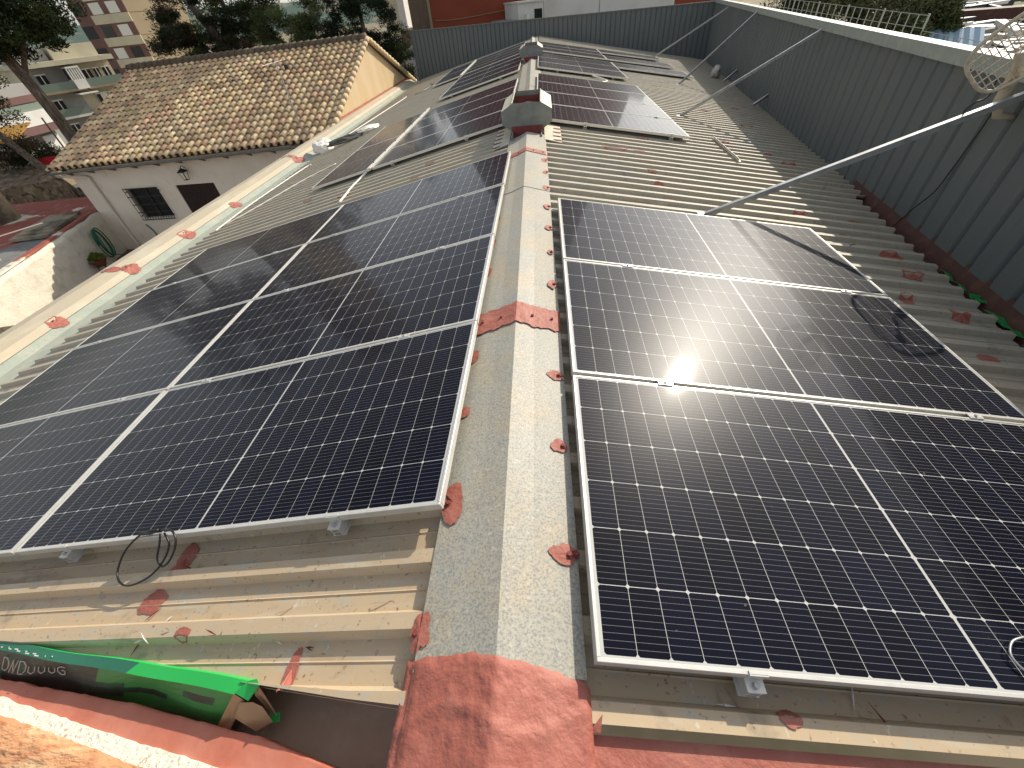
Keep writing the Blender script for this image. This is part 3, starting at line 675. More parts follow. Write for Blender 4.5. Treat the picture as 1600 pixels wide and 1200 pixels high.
# rusty sealed gutter between roof edge and wall, green plastic scraps
gt = MB()
for k in range(26):
    ya, yb = -.8 + k * .24, -.8 + (k + 1) * .24
    f = lambda y, dx, h: (3.0 + .185 * y + dx, y, RZ(3.0 + .185 * y, y, 0) + h)
    nz = lambda y: .012 * noise.noise(Vector((y * 4, 0, 0)))
    gt.quad(f(ya, -.05, -.06), f(yb, -.05, -.06), f(yb, .06, -.09), f(ya, .06, -.09)); gt.quad(f(ya, .06, -.09), f(yb, .06, -.09), f(yb, .112, .07 + nz(yb)), f(ya, .112, .07 + nz(ya)))
gt.build('side_gutter', 'rust', wh, True)
def scrap_sheet(pts, label, m='greenplastic', name='plastic_sheet', cat='plastic sheet', th=.006, group=None):
    c = sum((Vector(p) for p in pts), Vector()) / len(pts)
    mb = MB(); mb.prism(pts, (0, 0, th)); o = mb.build(name, m, None, off=c); o.location = c; tag(o, label, cat, group); return o
for k, (ya, yb, w) in enumerate(((1.75, 2.05, .09), (2.15, 2.5, .07), (2.6, 2.75, .10), (2.8, 3.2, .05))):
    mb = MB(); n = 6
    for q in range(n):
        y_a, y_b = ya + (yb - ya) * q / n, ya + (yb - ya) * (q + 1) / n
        g = lambda y: 3.0 + .185 * y
        s1, s2 = .012 * math.sin(q * 1.9), .012 * math.sin((q + 1) * 1.9)
        z = lambda y: RZ(g(y), y, 0)
        mb.prism([(g(y_a) - .02, y_a, z(y_a) - .02 + s1), (g(y_b) - .02, y_b, z(y_b) - .02 + s2), (g(y_b) + w, y_b, z(y_b) - .055 + s2), (g(y_a) + w, y_a, z(y_a) - .055 + s1)], (0, 0, .003))
    c = (3.0 + .185 * ya, ya, -.7); o = mb.build('plastic_scrap', 'greenplastic', None, off=c); o.location = c
    tag(o, ['nearest bright green plastic scrap in the rusty gutter by the right wall', 'second green plastic scrap from the near end of the rusty gutter', 'small curled green scrap in the middle of the rusty gutter', 'farthest and darkest green scrap tucked in the rusty gutter'][k], 'plastic scrap', 'green plastic scraps in the side gutter')

# ------------------------------------------------------------------ struts bracing the wall
def strut(p0, p1, w, label):
    p0, p1 = Vector(p0), Vector(p1); o = empty('wall_strut', label, 'strut', p0, 'steel struts bracing the right wall')
    d = (p1 - p0).normalized(); s_ = d.cross(Vector((0, 0, 1))).normalized(); u_ = s_.cross(d)
    mb = MB(); mb.obox(p0 - s_ * w / 2 + u_ * 0, d * (p1 - p0).length, s_ * w, u_ * .004); mb.obox(p0 - s_ * w / 2 - u_ * w, d * (p1 - p0).length, s_ * .004, u_ * (w - .0005)); 
    mb.obox(p0 + s_ * (w / 2 - .004) - u_ * w, d * (p1 - p0).length, s_ * .004, u_ * (w - .0005))
    mb.build('bar', 'steel', o, off=o.location)
    mb = MB(); mb.obox(p0 + Vector((-.06, -.04, -.006)), (.12, 0, -.02), (0, .08, 0), (0, 0, .006)); mb.build('foot_plate', 'steel', o, off=o.location)
    return o
strut((1.68, 3.71, -.25), (3.78, 3.50, .62), .042, 'nearest and thickest diagonal strut, ending at the front right panels')
strut((2.70, 8.77, -.44), (4.70, 8.60, .655), .04, 'second strut from the camera, foot beside the second right block')
strut((3.82, 13.45, -.64), (5.66, 14.05, .66), .04, 'third strut from the camera, foot in front of the single outer panel')
strut((4.24, 19.77, -.715), (6.70, 19.4, .60), .04, 'farthest strut, leaning over the end of the farthest panels')

# ------------------------------------------------------------------ grid dish antenna on the right wall
dp = Vector((3.50, 3.55, .84)); da = empty('dish_antenna', 'cream grid dish antenna at the right edge above the wall, with black cable', 'antenna', dp)
zax = Vector((-.35, -.62, -.05)).normalized(); xax = Vector((0.6, -.35, .75)); xax = (xax - zax * xax.dot(zax)).normalized(); yax = zax.cross(xax)
DM = Matrix(((xax.x, yax.x, zax.x, dp.x), (xax.y, yax.y, zax.y, dp.y), (xax.z, yax.z, zax.z, dp.z), (0, 0, 0, 1)))
da.matrix_world = DM
def dz(x, y): return .9 * (x * x + y * y) - .05
A_, B_ = .25, .19
def rimp(t, k=1.0):
    c, s = math.cos(t), math.sin(t); e = .62
    x = A_ * k * math.copysign(abs(c) ** e, c); y = B_ * k * math.copysign(abs(s) ** e, s); return Vector((x, y, dz(x, y)))
mb = MB(); mb.tube([rimp(2 * math.pi * q / 48) for q in range(49)], .013, 8, False); mb.build('rim', 'dish', da, True)
mb = MB()
for k in range(-9, 10):
    x = k * .03; ym = B_ * (1 - (abs(x) / A_) ** (2 / .62)) ** (.31) if abs(x) < A_ else 0
    mb.tube([(x, y_, dz(x, y_)) for y_ in [ym * q / 6 for q in range(-6, 7)]], .0035, 5, False)
for k in range(-3, 4):
    y = k * .052; xm = A_ * (1 - (abs(y) / B_) ** (2 / .62)) ** (.31)
    mb.tube([(x_, y, dz(x_, y)) for x_ in [xm * q / 8 for q in range(-8, 9)]], .004, 5, False)
mb.build('grid', 'dish', da)
mb = MB(); mb.tube([(0, 0, -.05), (.02, 0, .08), (.02, 0, .26)], .011, 8); mb.tube([(.02, 0, .24), (.02, 0, .32)], .026, 10); mb.build('feed_arm', 'dish', da, True)
mb = MB(); W2 = DM.inverted()
pts = [Vector((3.52, 3.56, .80)), Vector((3.60, 3.60, .72)), Vector((3.62, 3.60, .52)), Vector((3.66, 3.60, .42)), Vector((3.79, 3.58, .40))]
mb.tube([W2 @ p for p in pts], [.03, .035, .045, .03, .025], 10); mb.build('bracket', 'dish', da, True)
mb = MB()
cab = [(3.50, 3.60, .66), (3.50, 3.58, .58), (3.46, 3.56, .545), (3.40, 3.56, .52), (3.37, 3.56, .47), (3.44, 3.60, .42), (3.55, 3.66, .41), (3.66, 3.70, .45), (3.74, 3.74, .45)]
def smooth_pts(p, n=6):
    p = [Vector(q) for q in p]; out_ = []
    for i in range(len(p) - 1):
        a0, a1, a2, a3 = p[max(i - 1, 0)], p[i], p[i + 1], p[min(i + 2, len(p) - 1)]
        for k in range(n):
            t = k / n; out_.append(.5 * ((2 * a1) + (-a0 + a2) * t + (2 * a0 - 5 * a1 + 4 * a2 - a3) * t * t + (-a0 + 3 * a1 - 3 * a2 + a3) * t ** 3))
    out_.append(p[-1]); return out_
mb.tube([W2 @ p for p in smooth_pts(cab)], .006, 6)
mb.build('cable_loop', 'cable', da, True)
def cable(name, pts, r, m, label, cat, group=None, seg=6):
    pts = smooth_pts(pts); c = pts[0].copy(); mb = MB(); mb.tube([p - c for p in pts], r, seg); o = mb.build(name, m, None, True); o.location = c; return tag(o, label, cat, group)
cable('cable', [(3.72, 3.74, .46), (3.77, 3.78, .36), (3.785, 3.84, .0), (3.80, 3.90, -.25), (3.80, 4.02, -.45), (3.80, 4.15, -.69), (3.72, 4.2, -.72)], .005, 'cable', 'thin black cable hanging down the right wall below the dish', 'cable')

# ------------------------------------------------------------------ loose cables, conduits and things lying on the roof
ck = cable('cable', [P(-1.50, .475, .09), P(-1.56, .478, .095), P(-1.63, .465, .09), P(-1.69, .41, .065), P(-1.70, .34, .03), P(-1.66, .295, .012), P(-1.59, .28, .008), P(-1.51, .31, .012), P(-1.465, .36, .03), P(-1.455, .42, .06), P(-1.49, .46, .09)], .0042, 'cable', 'black looped cable hanging over the near edge of the front left panels', 'cable')
cable('cable', [P(-1.50, .475, .095), P(-1.44, .46, .095), P(-1.41, .42, .07), P(-1.425, .37, .035), P(-1.46, .345, .02), P(-1.495, .37, .04), P(-1.50, .42, .07), P(-1.51, .46, .093)], .0042, 'cable', 'second small black cable coil crossing the looped one at the panel edge', 'cable')
mb = MB(); q0 = P(-1.63, .468, .092); q1 = P(-1.53, .474, .094); mb.tube([q0 - q0, (q1 - q0) * .5, q1 - q0], [.008, .011, .008], 10); o = mb.build('cable_connector', 'cable', None, True); o.location = q0; tag(o, 'black plug connector lying on the frame edge of the front left panels', 'connector')
cable('cable', [P(1.74, .135, .09), P(1.62, .155, .09), P(1.555, .146, .091), P(1.52, .125, .091), P(1.50, .095, .091), P(1.515, .062, .091), P(1.57, .045, .09), P(1.70, .04, .09)], .0035, 'steel', 'thin grey cable loop lying on the nearest right panel at the right edge', 'cable')
def on(x, y, h=.012): return P(x, y, h)
cable('conduit', [on(-5.52, 6.36), on(-5.55, 6.55), on(-5.6, 7.7), on(-5.50, 9.2), on(-5.40, 10.0), on(-5.30, 9.9)], .012, 'whitepipe', 'white bent conduit running along the left eave beside the front left block', 'conduit')
cable('conduit', [on(-5.50, 6.6), on(-5.3, 6.9), on(-5.0, 7.6), on(-4.75, 8.2), on(-4.5, 8.6), on(-4.2, 8.9)], .010, 'whitepipe', 'white conduit crossing diagonally from the left eave toward the upright panel', 'conduit')
cable('conduit', [on(-2.75, 5.55), on(-2.78, 5.9), on(-2.82, 6.3), on(-2.72, 6.9, .05)], .016, 'whitepipe', 'white conduit joining the front left block with the second left block', 'conduit')
cable('conduit', [on(-5.65, 12.6), on(-5.5, 14.0), on(-5.3, 16.0), on(-5.15, 17.5), on(-5.1, 18.5), on(-5.35, 18.9)], .014, 'whitepipe', 'white conduit lying along the roof toward the yellow gable wall', 'conduit')
cable('conduit', [on(-4.6, 18), on(-4.3, 18.7), on(-4.2, 19.5), on(-4.5, 20.4)], .012, 'cable', 'dark cable on the far left slope near the house gable', 'cable')
cable('conduit', [on(1.35, 11.55), on(1.55, 11.7), on(1.7, 11.95), on(1.72, 12.2), on(1.4, 12.35, .05)], .016, 'whitepipe', 'white cable bow between two right panel blocks', 'cable')
mb = MB(); a1 = P(2.79, 7.05, .01); b1 = P(2.75, 5.82, .012); dd = b1 - a1; mb.obox((0, 0, 0), dd, (.035, 0, -.006), (0, 0, .004)); mb.obox((0, 0, .004), dd, (.004, 0, 0), (0, 0, .03)); o = mb.build('metal_profile', 'alu', None); o.location = a1; tag(o, 'short pale metal profile lying across the ribs on the right slope', 'metal profile')
# long white cable tray between upright panels and lengthwise ones
for (x, y0_, y1_, lab) in ((-2.685, 6.72, 11.6, 'long white cable tray with dark fasteners along the second left block'), (-2.80, 17.8, 22.6, 'long white cable tray along the farthest left block')):
    o = empty('cable_tray', lab, 'cable tray', P(x, y0_, .085)); mb = MB(); c = o.location
    mb.obox(Vector((0, 0, 0)), (.055, 0, .055 * TL), (0, y1_ - y0_, 0), (0, 0, .02)); mb.build('tray', 'whitepipe', o)
    for k in range(7):
        mb = MB(); mb.tube([(.027, .3 + k * .7, .026), (.027, .3 + k * .7, .036)], .014, 8); mb.build('fastener', 'iron', o)
# sack and wrapped things
def blob(name, c, sx, sy, sz, m, label, cat, seed, rot=0, sub=3):
    import bmesh
    bm = bmesh.new(); bmesh.ops.create_icosphere(bm, subdivisions=sub, radius=1)
    for v in bm.verts:
        q = v.co.copy(); n_ = 1 + .35 * noise.noise(q * 1.6 + Vector((seed, 0, 0))) + .12 * noise.noise(q * 5 + Vector((seed, 3, 0)))
        v.co = Vector((q.x * sx * n_, q.y * sy * n_, max(q.z, -.5) * sz * n_))
    me = bpy.data.meshes.new(name); bm.to_mesh(me); bm.free(); me.materials.append(MT[m])
    o = bpy.data.objects.new(name, me); COL.objects.link(o); o.location = c; o.rotation_euler = (0, 0, rot); return tag(o, label, cat)
blob('sack', P(-5.75, 11.7, .10), .30, .36, .16, 'sack', 'crumpled white sack at the left eave below the tiled roof', 'sack', 3, .3)
blob('wrapped_bundle', P(-5.0, 11.7, .07), .09, .62, .09, 'blackbag', 'long black wrapped bundle lying beside the white sack', 'bundle', 5, -.55)
blob('wrapped_bundle', P(-4.62, 12.35, .07), .07, .42, .07, 'alu', 'grey and white wrapped bundle behind the black one on the left slope', 'bundle', 9, -.5)
blob('rag', P(5.7, 16.3, .12), .14, .22, .2, 'scrap', 'pale rag bundle hanging at the foot of the right wall', 'rag', 12)
mb = MB(); mb.obox((0, 0, 0), (.75, .5, .25), (.0, .05, 0), (0, 0, .05)); o = mb.build('metal_profile', 'steel', None); o.location = P(4.75, 10.6, .05); tag(o, 'short dark profile propped against the right wall behind the second strut', 'metal profile')
mb = MB(); mb.obox((0, 0, 0), (.6, .55, .22), (.0, .05, 0), (0, 0, .05)); o = mb.build('metal_profile', 'steel', None); o.location = P(5.4, 14.6, .05); tag(o, 'short dark profile propped against the wall next to the pale rag', 'metal profile')
mb = MB(); mb.prism([(0, 0, 0), (.03, .012, .002), (.055, -.002, .006), (.045, .03, .003), (.01, .02, .0)], (0, 0, .003)); o = mb.build('leaf_litter', 'iron', None); o.location = P(2.86, 3.32, .01); tag(o, 'small dark curled leaf on the shaded ribs right of the front panels', 'leaf')
# twigs and leaves on the near ribs
rt = random.Random(3)
for k in range(20):
    sd_ = rt.choice((-1, 1, -1)); x = sd_ * rt.uniform(.35, 1.5); y = rt.uniform(-.12, .36) if sd_ < 0 else rt.uniform(-.07, .0)
    a_ = rt.uniform(0, 3.1); l_ = rt.uniform(.012, .05); w_ = rt.uniform(.0012, .004)
    if sd_ < 0 and y < -.11 + .10 * abs(x) + .03: y = y + .15
    z = roofh(x, y) + .003; dx, dy = math.cos(a_) * l_, math.sin(a_) * l_
    mb = MB(); mb.prism([(-dx, -dy, 0), (-dy * w_ / l_, dx * w_ / l_, .003), (dx, dy, .001), (dy * w_ / l_, -dx * w_ / l_, .003)], (0, 0, .0015))
    o = mb.build('leaf_litter', rt.choice(['redplate', 'rust', 'valley', 'whitepipe']), None); o.location = (x, y, z)
    tag(o, 'tiny dry leaf or paint fleck lying on the near roof ribs', 'leaf', 'dry leaves and flecks on the near ribs')

# ------------------------------------------------------------------ flattened green cardboard box in the gutter
bo = empty('cardboard_box', 'long crushed green and black cardboard box lying in the gutter, torn open', 'cardboard box', (-1.4, 0, -.3))
OB = bo.location
N = 26; back, frontt, frontb = [], [], []
for k in range(N + 1):
    t = k / N; x = -.79 - 1.9 * t
    sag = .003 * math.sin(t * 9) + .0015 * math.sin(t * 23)
    yb = -.048 + .105 * (abs(x) - .79) + sag; yf = yb - .034 + .010 * t
    back.append(P(x + .01, yb, -.004 + sag * .5)); frontt.append(P(x - .03, yf, -.006 - sag * .3))
    xb_ = x - .125 - .02 * t; frontb.append(P(xb_, yf - .075 + .018 * math.sin(t * 7), -.15))
top = MB(); side_ = MB(); und = MB()
for k in range(N):
    top.quad(frontt[k], frontt[k + 1], back[k + 1], back[k])
    for q in range(6):
        f = lambda kk, tt: frontt[kk].lerp(frontb[kk], tt) + Vector((0, -.012 * math.sin(tt * 3.1) * math.sin(kk * .9), 0))
        side_.quad(f(k, q / 6), f(k, (q + 1) / 6), f(k + 1, (q + 1) / 6), f(k + 1, q / 6))
    und.quad(back[k], back[k + 1], back[k + 1] + Vector((0, .02, -.07)), back[k] + Vector((0, .02, -.07)))
# print colours by position
tp = top.build('top_panel', 'boxgreen', bo, off=OB); tp.data.materials.append(MT['boxteal'])
for i, f in enumerate(tp.data.polygons): f.material_index = 0 if i < 7 or i > 20 else 1
sp_ = side_.build('printed_panel', 'boxblack', bo, off=OB); sp_.data.materials.append(MT['boxmid']); sp_.data.materials.append(MT['boxteal'])
for i, f in enumerate(sp_.data.polygons):
    k, q = divmod(i, 6)
    if k < 9:
        f.material_index = 0 if (abs(q - 3.0) < (1.4 * k / 9)) and k > 3 else 1
        if k < 5 and q == 1: f.material_index = 0 if k % 5 in (1, 2) else 1
    elif k > 16 and q > 2: f.material_index = 2
und.build('back_panel', 'boxgreen', bo, off=OB)
# torn cardboard end
e0, e1, e2 = frontt[0], back[0], frontb[0]
torn = MB()
torn.prism([e0 + Vector((-.004, 0, .001)), e0 + Vector((.02, -.012, -.03)), e2 + Vector((.055, .0, .055)), e2 + Vector((.035, -.02, .0)), e2 + Vector((-.035, -.025, -.005))], (.003, .002, .002))
torn.prism([e1 + Vector((0.01, 0, 0)), e1 + Vector((.035, -.02, -.012)), e1 + Vector((.07, -.07, -.10)), e1 + Vector((.045, -.06, -.10)), e1 + Vector((.01, -.03, -.04))], (.003, .003, 0))
torn.prism([e0 + Vector((.012, -.015, -.025)), e0 + Vector((.052, -.012, -.028)), e1 + Vector((.045, -.055, -.045)), e1 + Vector((.075, -.085, -.085)), e0 + Vector((.06, -.075, -.095)), e0 + Vector((.0, -.05, -.05))], (.002, -.001, .003))
torn.build('torn_end', 'cardboard', bo, off=OB)
fl_ = MB(); fl_.prism([e0 + Vector((0, .004, .002)), e0 + Vector((.022, -.004, -.006)), e0 + Vector((.045, -.012, -.014)), e1 + Vector((.035, -.008, -.004)), e1 + Vector((.022, .006, .004)), e1 + Vector((-.002, .0, .003))], (0, 0, .003))
fl_.build('end_flap', 'boxgreen', bo, off=OB); fl_ = MB(); fl_.prism([e1 + Vector((.050, -.062, -.100)), e1 + Vector((.080, -.060, -.100)), e1 + Vector((.084, -.082, -.113)), e1 + Vector((.055, -.086, -.113))], (0, 0, .003)); fl_.build('end_flap', 'boxgreen', bo, off=OB)
# lettering on the dark side, upside down as it lies: thin strokes
def side_pt(s_, t_, lift=.0035):      # s_ along the box in metres from the near end, t_ down the side
    kk = s_ / 1.9 * N; k = int(kk); fr = kk - k
    a = frontt[k].lerp(frontb[k], t_); b = frontt[k + 1].lerp(frontb[k + 1], t_); p = a.lerp(b, fr)
    return p + Vector((0, -.012 * math.sin(t_ * 3.1) * math.sin(kk * .9) - lift, lift))
LET = {'G': [[(1, .1), (.5, 0), (0, .3), (0, .7), (.5, 1), (1, .9), (1, .5), (.55, .5)]], 'a': [[(.9, .55), (.5, .3), (.1, .5), (.1, .85), (.5, 1), (.9, .8), (.9, .35), (.9, 1)]],
       'u': [[(.1, .35), (.1, .8), (.5, 1), (.9, .8), (.9, .35)]], 'D': [[(.05, 0), (.05, 1), (.6, 1), (1, .7), (1, .3), (.6, 0), (.05, 0)]], 'N': [[(0, 1), (.35, 0), (.6, 1), (1, 0)]]}
# word as it appears reading left to right in the picture
word = ['D', 'N', 'D', 'u', 'u', 'u', 'G']; lt = MB()
s_start = 1.235; wl_ = .058
for i, ch in enumerate(word):
    for st in LET[ch]:
        pts = []
        for k in range(len(st) - 1):
            for q in range(3):
                t = q / 3; X = st[k][0] + (st[k + 1][0] - st[k][0]) * t; Yv = st[k][1] + (st[k + 1][1] - st[k][1]) * t
                pts.append(side_pt(s_start - (i * wl_ + X * wl_ * .78), .12 + .30 * Yv))
        X, Yv = st[-1]; pts.append(side_pt(s_start - (i * wl_ + X * wl_ * .78), .12 + .30 * Yv)); lt.tube(pts, .0016, 5)
lt.build('lettering', 'ink', bo, off=OB)
lt = MB()
for k in range(11):
    a_ = frontt[int(13 + k * .45)].lerp(back[int(13 + k * .45)], .35); a_ = a_ + Vector((-.0 - (k * .45 % 1) * .07, 0, .003)); lt.obox(a_, (-random.uniform(.008, .024), .002, -.004), (0, .0035, 0), (0, 0, .0012))
lt.build('small_print', 'shutter', bo, off=OB)

# ================================================================== SURROUNDINGS
# ------------------------------------------------------------------ tiled house on the left
HE_R = Vector((-6.79, 14.397, -1.468)); HE_L = Vector((-17.386, 14.51, -1.755))
HR_R = Vector((-6.756, 20.492, .661)); HR_L = Vector((-17.352, 20.604, .456))
HB_R = Vector((-6.721, 26.587, -1.468)); HB_L = Vector((-17.3, 26.7, -1.70))
ho = empty('tiled_house', 'cream house with clay barrel tile roof and yellow ochre gable left of the warehouse', 'house', (-12, 18, -4.85))
OH = ho.location
def rs_pt(s_, t, front=True, lift=0.0):
    a = HE_R.lerp(HE_L, s_); b = HR_R.lerp(HR_L, s_); c = HB_R.lerp(HB_L, s_)
    p = a.lerp(b, t) if front else c.lerp(b, t)
    return p + Vector((0, 0, lift + .035 * math.sin(s_ * 5) * math.sin(t * 3)))
def tiles(front):
    mb = MB(); NC, NR = 40, 18; rt = random.Random(5)
    slope = (HR_R - HE_R).length; cw = 10.6 / NC; tl = slope / NR
    base = [(.80, .59, .33), (.74, .51, .30), (.78, .60, .37), (.82, .64, .38), (.56, .41, .27), (.72, .54, .32), (.52, .37, .23), (.84, .62, .34), (.74, .47, .30)]
    for c in range(NC):
        for r_ in range(NR):
            s0 = (c + .5) / NC; t0, t1 = r_ / NR, (r_ + 1.18) / NR
            t0 -= .008; dxj = rt.uniform(-.006, .006); h0 = .055 + rt.uniform(0, .008); h1 = .02
            patchy = noise.noise(Vector((c * .13, r_ * .2, 7)))
            col = base[rt.randrange(len(base))]; k = 1.0 + .25 * rt.uniform(-1, 1) - .2 * max(0, patchy); col = tuple(v * k * 1.02 for v in col)
            seg = 7; R0, R1 = .105, .080; A = []; B = []
            for q in range(seg + 1):
                th = math.pi * q / seg
                for (t, rr, hh, L_) in ((t0, R0, h0, A), (min(t1, 1.0), R1, h1, B)):
                    p = rs_pt(s0, t, front, hh - .02); L_.append(p + Vector((math.cos(th) * rr + dxj, 0, math.sin(th) * rr * .95)))
            i = len(mb.v); mb.v += [tuple(p) for p in A] + [tuple(p) for p in B]
            for q in range(seg):
                mb.f.append((i + q, i + q + 1, i + seg + 2 + q, i + seg + 1 + q) if True else ()); mb.tint.append(col)
            # thickness at the lower lip
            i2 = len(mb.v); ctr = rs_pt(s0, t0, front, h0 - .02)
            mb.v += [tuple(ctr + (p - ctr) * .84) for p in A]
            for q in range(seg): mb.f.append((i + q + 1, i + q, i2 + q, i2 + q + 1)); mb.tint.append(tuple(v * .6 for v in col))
            # pan tile between covers
            if c < NC - 1 or True:
                s1 = (c + 1.0) / NC; col2 = tuple(v * .75 for v in base[rt.randrange(len(base))]); i = len(mb.v)
                for (t, hh) in ((t0, .02), (min(t1, 1.0), .0)):
                    for q in range(5):
                        th = math.pi + math.pi * q / 4; p = rs_pt(s1, t, front, hh + .02); mb.v.append(tuple(p + Vector((math.cos(th) * .09, 0, math.sin(th) * .06 + .03))))
                for q in range(4): mb.f.append((i + q, i + q + 1, i + 6 + q, i + 5 + q)); mb.tint.append(col2)
    return mb
rf = tiles(True).build('roof', 'tile', ho, True, off=OH)
mb = MB(); mb.poly([rs_pt(0, 0, True, -.03), rs_pt(1, 0, True, -.03), rs_pt(1, 1, True, -.03), rs_pt(0, 1, True, -.03)]); mb.poly([rs_pt(0, 0, False, .0), rs_pt(0, 1, False, .0), rs_pt(1, 1, False, .0), rs_pt(1, 0, False, .0)])
mb.build('roof_deck', 'ridgetile', ho, off=OH)
mb = MB()
for k in range(36):
    a, b = HR_R.lerp(HR_L, k / 36), HR_R.lerp(HR_L, (k + 1.06) / 36); mb.tube([a + Vector((0, -.03, .06)), b + Vector((0, -.03, .045))], [.17, .145], 10)
mb.build('ridge_tiles', 'ridgetile', ho, True, off=OH)
mb = MB()   # verge along the gable
for k in range(18):
    for (E0, E1) in ((HE_R, HR_R), (HB_R, HR_R)):
        a, b = E0.lerp(E1, k / 18), E0.lerp(E1, (k + 1.1) / 18); mb.tube([a + Vector((.03, 0, .06)), b + Vector((.03, 0, .03))], [.10, .082], 8)
mb.build('verge_tiles', 'tile', ho, True, off=OH)
GX = -6.87
mb = MB(); mb.prism([(GX, HE_R.y + .42, -4.85), (GX, HB_R.y - .3, -4.85), (GX, HB_R.y - .3, HB_R.z), (GX, HR_R.y, HR_R.z - .03), (GX, HE_R.y + .42, HE_R.z + .12)], (-.25, 0, 0)); gw = mb.build('gable_wall', 'gable', ho, off=OH)
for (yy, zz) in ((19.0, -.25), (21.2, -.1)):
    mb = MB(); mb.tube([(GX + .004, yy, zz), (GX + .006, yy, zz)], .07, 10); mb.build('weep_hole', 'dark', gw, off=(0, 0, 0)).location = (0, 0, 0)
mb = MB()
for k in range(40):
    ya, yb = 15.6 + k * .27, 15.6 + (k + 1) * .27
    w = lambda y: .36 + .03 * noise.noise(Vector((y * 3, 0, 0)))
    mb.quad((GX + .006, ya, -1.62), (GX + .006, yb, -1.62), (GX + .006, yb, -1.5 + w(yb)), (GX + .006, ya, -1.5 + w(ya)))
mb.build('red_band', 'red', ho, off=OH)
mb = MB(); mb.box(-6.90 + .04, 15.2, -1.75, -6.35, 26.2, -1.48); mb.build('party_coping', 'gable', ho, off=OH)
WY = 14.85
def wall_with_holes(x0, x1, z0, z1, y, holes, th=.25):
    mb = MB(); xs = sorted({x0, x1, *[h[0] for h in holes], *[h[1] for h in holes]}); zs = sorted({z0, z1, *[h[2] for h in holes], *[h[3] for h in holes]})
    for a, b in zip(xs, xs[1:]):
        for c, d_ in zip(zs, zs[1:]):
            cx, cz = (a + b) / 2, (c + d_) / 2
            if any(h[0] < cx < h[1] and h[2] < cz < h[3] for h in holes): continue
            mb.quad((a, y, c), (b, y, c), (b, y, d_), (a, y, d_))
    for h in holes:
        a, b, c, d_ = h
        mb.quad((a, y, c), (a, y + th, c), (a, y + th, d_), (a, y, d_)); mb.quad((b, y, c), (b, y, d_), (b, y + th, d_), (b, y + th, c)); mb.quad((a, y, d_), (b, y, d_), (b, y + th, d_), (a, y + th, d_)); mb.quad((a, y, c), (b, y, c), (b, y + th, c), (a, y + th, c))
    return mb
win = (-15.36, -14.10, -3.69, -2.62); dor = (-13.34, -11.83, -4.80, -2.60)
mb = wall_with_holes(-17.10, -6.9, -4.87, -1.60, WY, [win, dor]); mb.quad((-17.10, WY, -4.87), (-17.10, WY, -1.7), (-17.05, 26.3, -1.7), (-17.05, 26.3, -4.87)); mb.build('wall', 'plaster', ho, off=OH)
w = MB(); w.box(win[0], WY + .16, win[2], win[1], WY + .18, win[3]); wo = w.build('window', 'glass', ho, off=OH)
w = MB()
for a, b, c, d_ in ((win[0], win[0] + .06, win[2], win[3]), (win[1] - .06, win[1], win[2], win[3]), ((win[0] + win[1]) / 2 - .04, (win[0] + win[1]) / 2 + .04, win[2], win[3])): w.box(a, WY + .12, c, b, WY + .158, d_)
w.build('window_frame', 'iron', wo, off=OH).location = (0, 0, 0)
w = MB(); gx0, gx1 = win[0] - .03, win[1] + .03
for k in range(13): x = gx0 + (gx1 - gx0) * k / 12; w.tube([(x, WY - .10, win[2] - .03), (x, WY - .10, win[3] + .03)], .010, 5)
for k in range(5): z = win[2] - .03 + (win[3] - win[2] + .06) * k / 4; w.box(gx0 - .02, WY - .115, z - .012, gx1 + .02, WY - .087, z + .012)
for z in (win[2] + .1, win[3] - .1):
    for x in (gx0, gx1): w.box(x - .012, WY - .10, z, x + .012, WY + .01, z + .025)
w.build('window_grille', 'iron', ho, off=OH)
w = MB(); w.box(dor[0], WY + .03, dor[2], dor[1], WY + .07, dor[3]); do_ = w.build('door', 'iron', ho, off=OH)
w = MB()
for k in range(17): x = dor[0] + .04 + (dor[1] - dor[0] - .08) * k / 16; w.box(x - .008, WY - .0, dor[2], x + .008, WY + .028, dor[3])
w.build('door_bars', 'rust', do_, off=OH).location = (0, 0, 0)
# gutter and downpipe
mb = MB(); ga, gb = HE_R + Vector((.05, -.02, -.07)), HE_L + Vector((-.05, -.02, -.07))
for k in range(10):
    a, b = ga.lerp(gb, k / 10), ga.lerp(gb, (k + 1) / 10); i = len(mb.v)
    for p in (a, b):
        for q in range(7): th = math.pi + math.pi * q / 6; mb.v.append((p.x, p.y + math.cos(th) * .07 - .04, p.z + math.sin(th) * .07))
    for q in range(6): mb.f.append((i + q, i + q + 1, i + 8 + q, i + 7 + q)); mb.tint.append(None)
gu = mb.build('gutter', 'vent', ho, True, off=OH)
for k in range(12):
    p = ga.lerp(gb, (k + .5) / 12); mb = MB(); mb.prism([(p.x - .012, p.y + .03, p.z - .08), (p.x - .012, p.y + .36, p.z - .22), (p.x - .012, p.y + .36, p.z - .06), (p.x - .012, p.y + .03, p.z - .04)], (.024, 0, 0)); mb.build('gutter_bracket', 'vent', ho, off=OH)
mb = MB(); mb.tube(smooth_pts([(-17.0, 14.42, -1.88), (-16.9, 14.55, -2.0), (-16.45, 14.76, -2.10), (-16.40, 14.78, -2.3), (-16.42, 14.78, -3.6), (-16.42, 14.78, -4.85)], 4), .05, 10); mb.build('downpipe', 'plaster', ho, True, off=OH)
mb = MB(); mb.tube([(-8.3, 14.78, -1.6), (-8.3, 14.78, -4.85)], .055, 8); mb.build('downpipe', 'plaster', ho, True, off=OH)
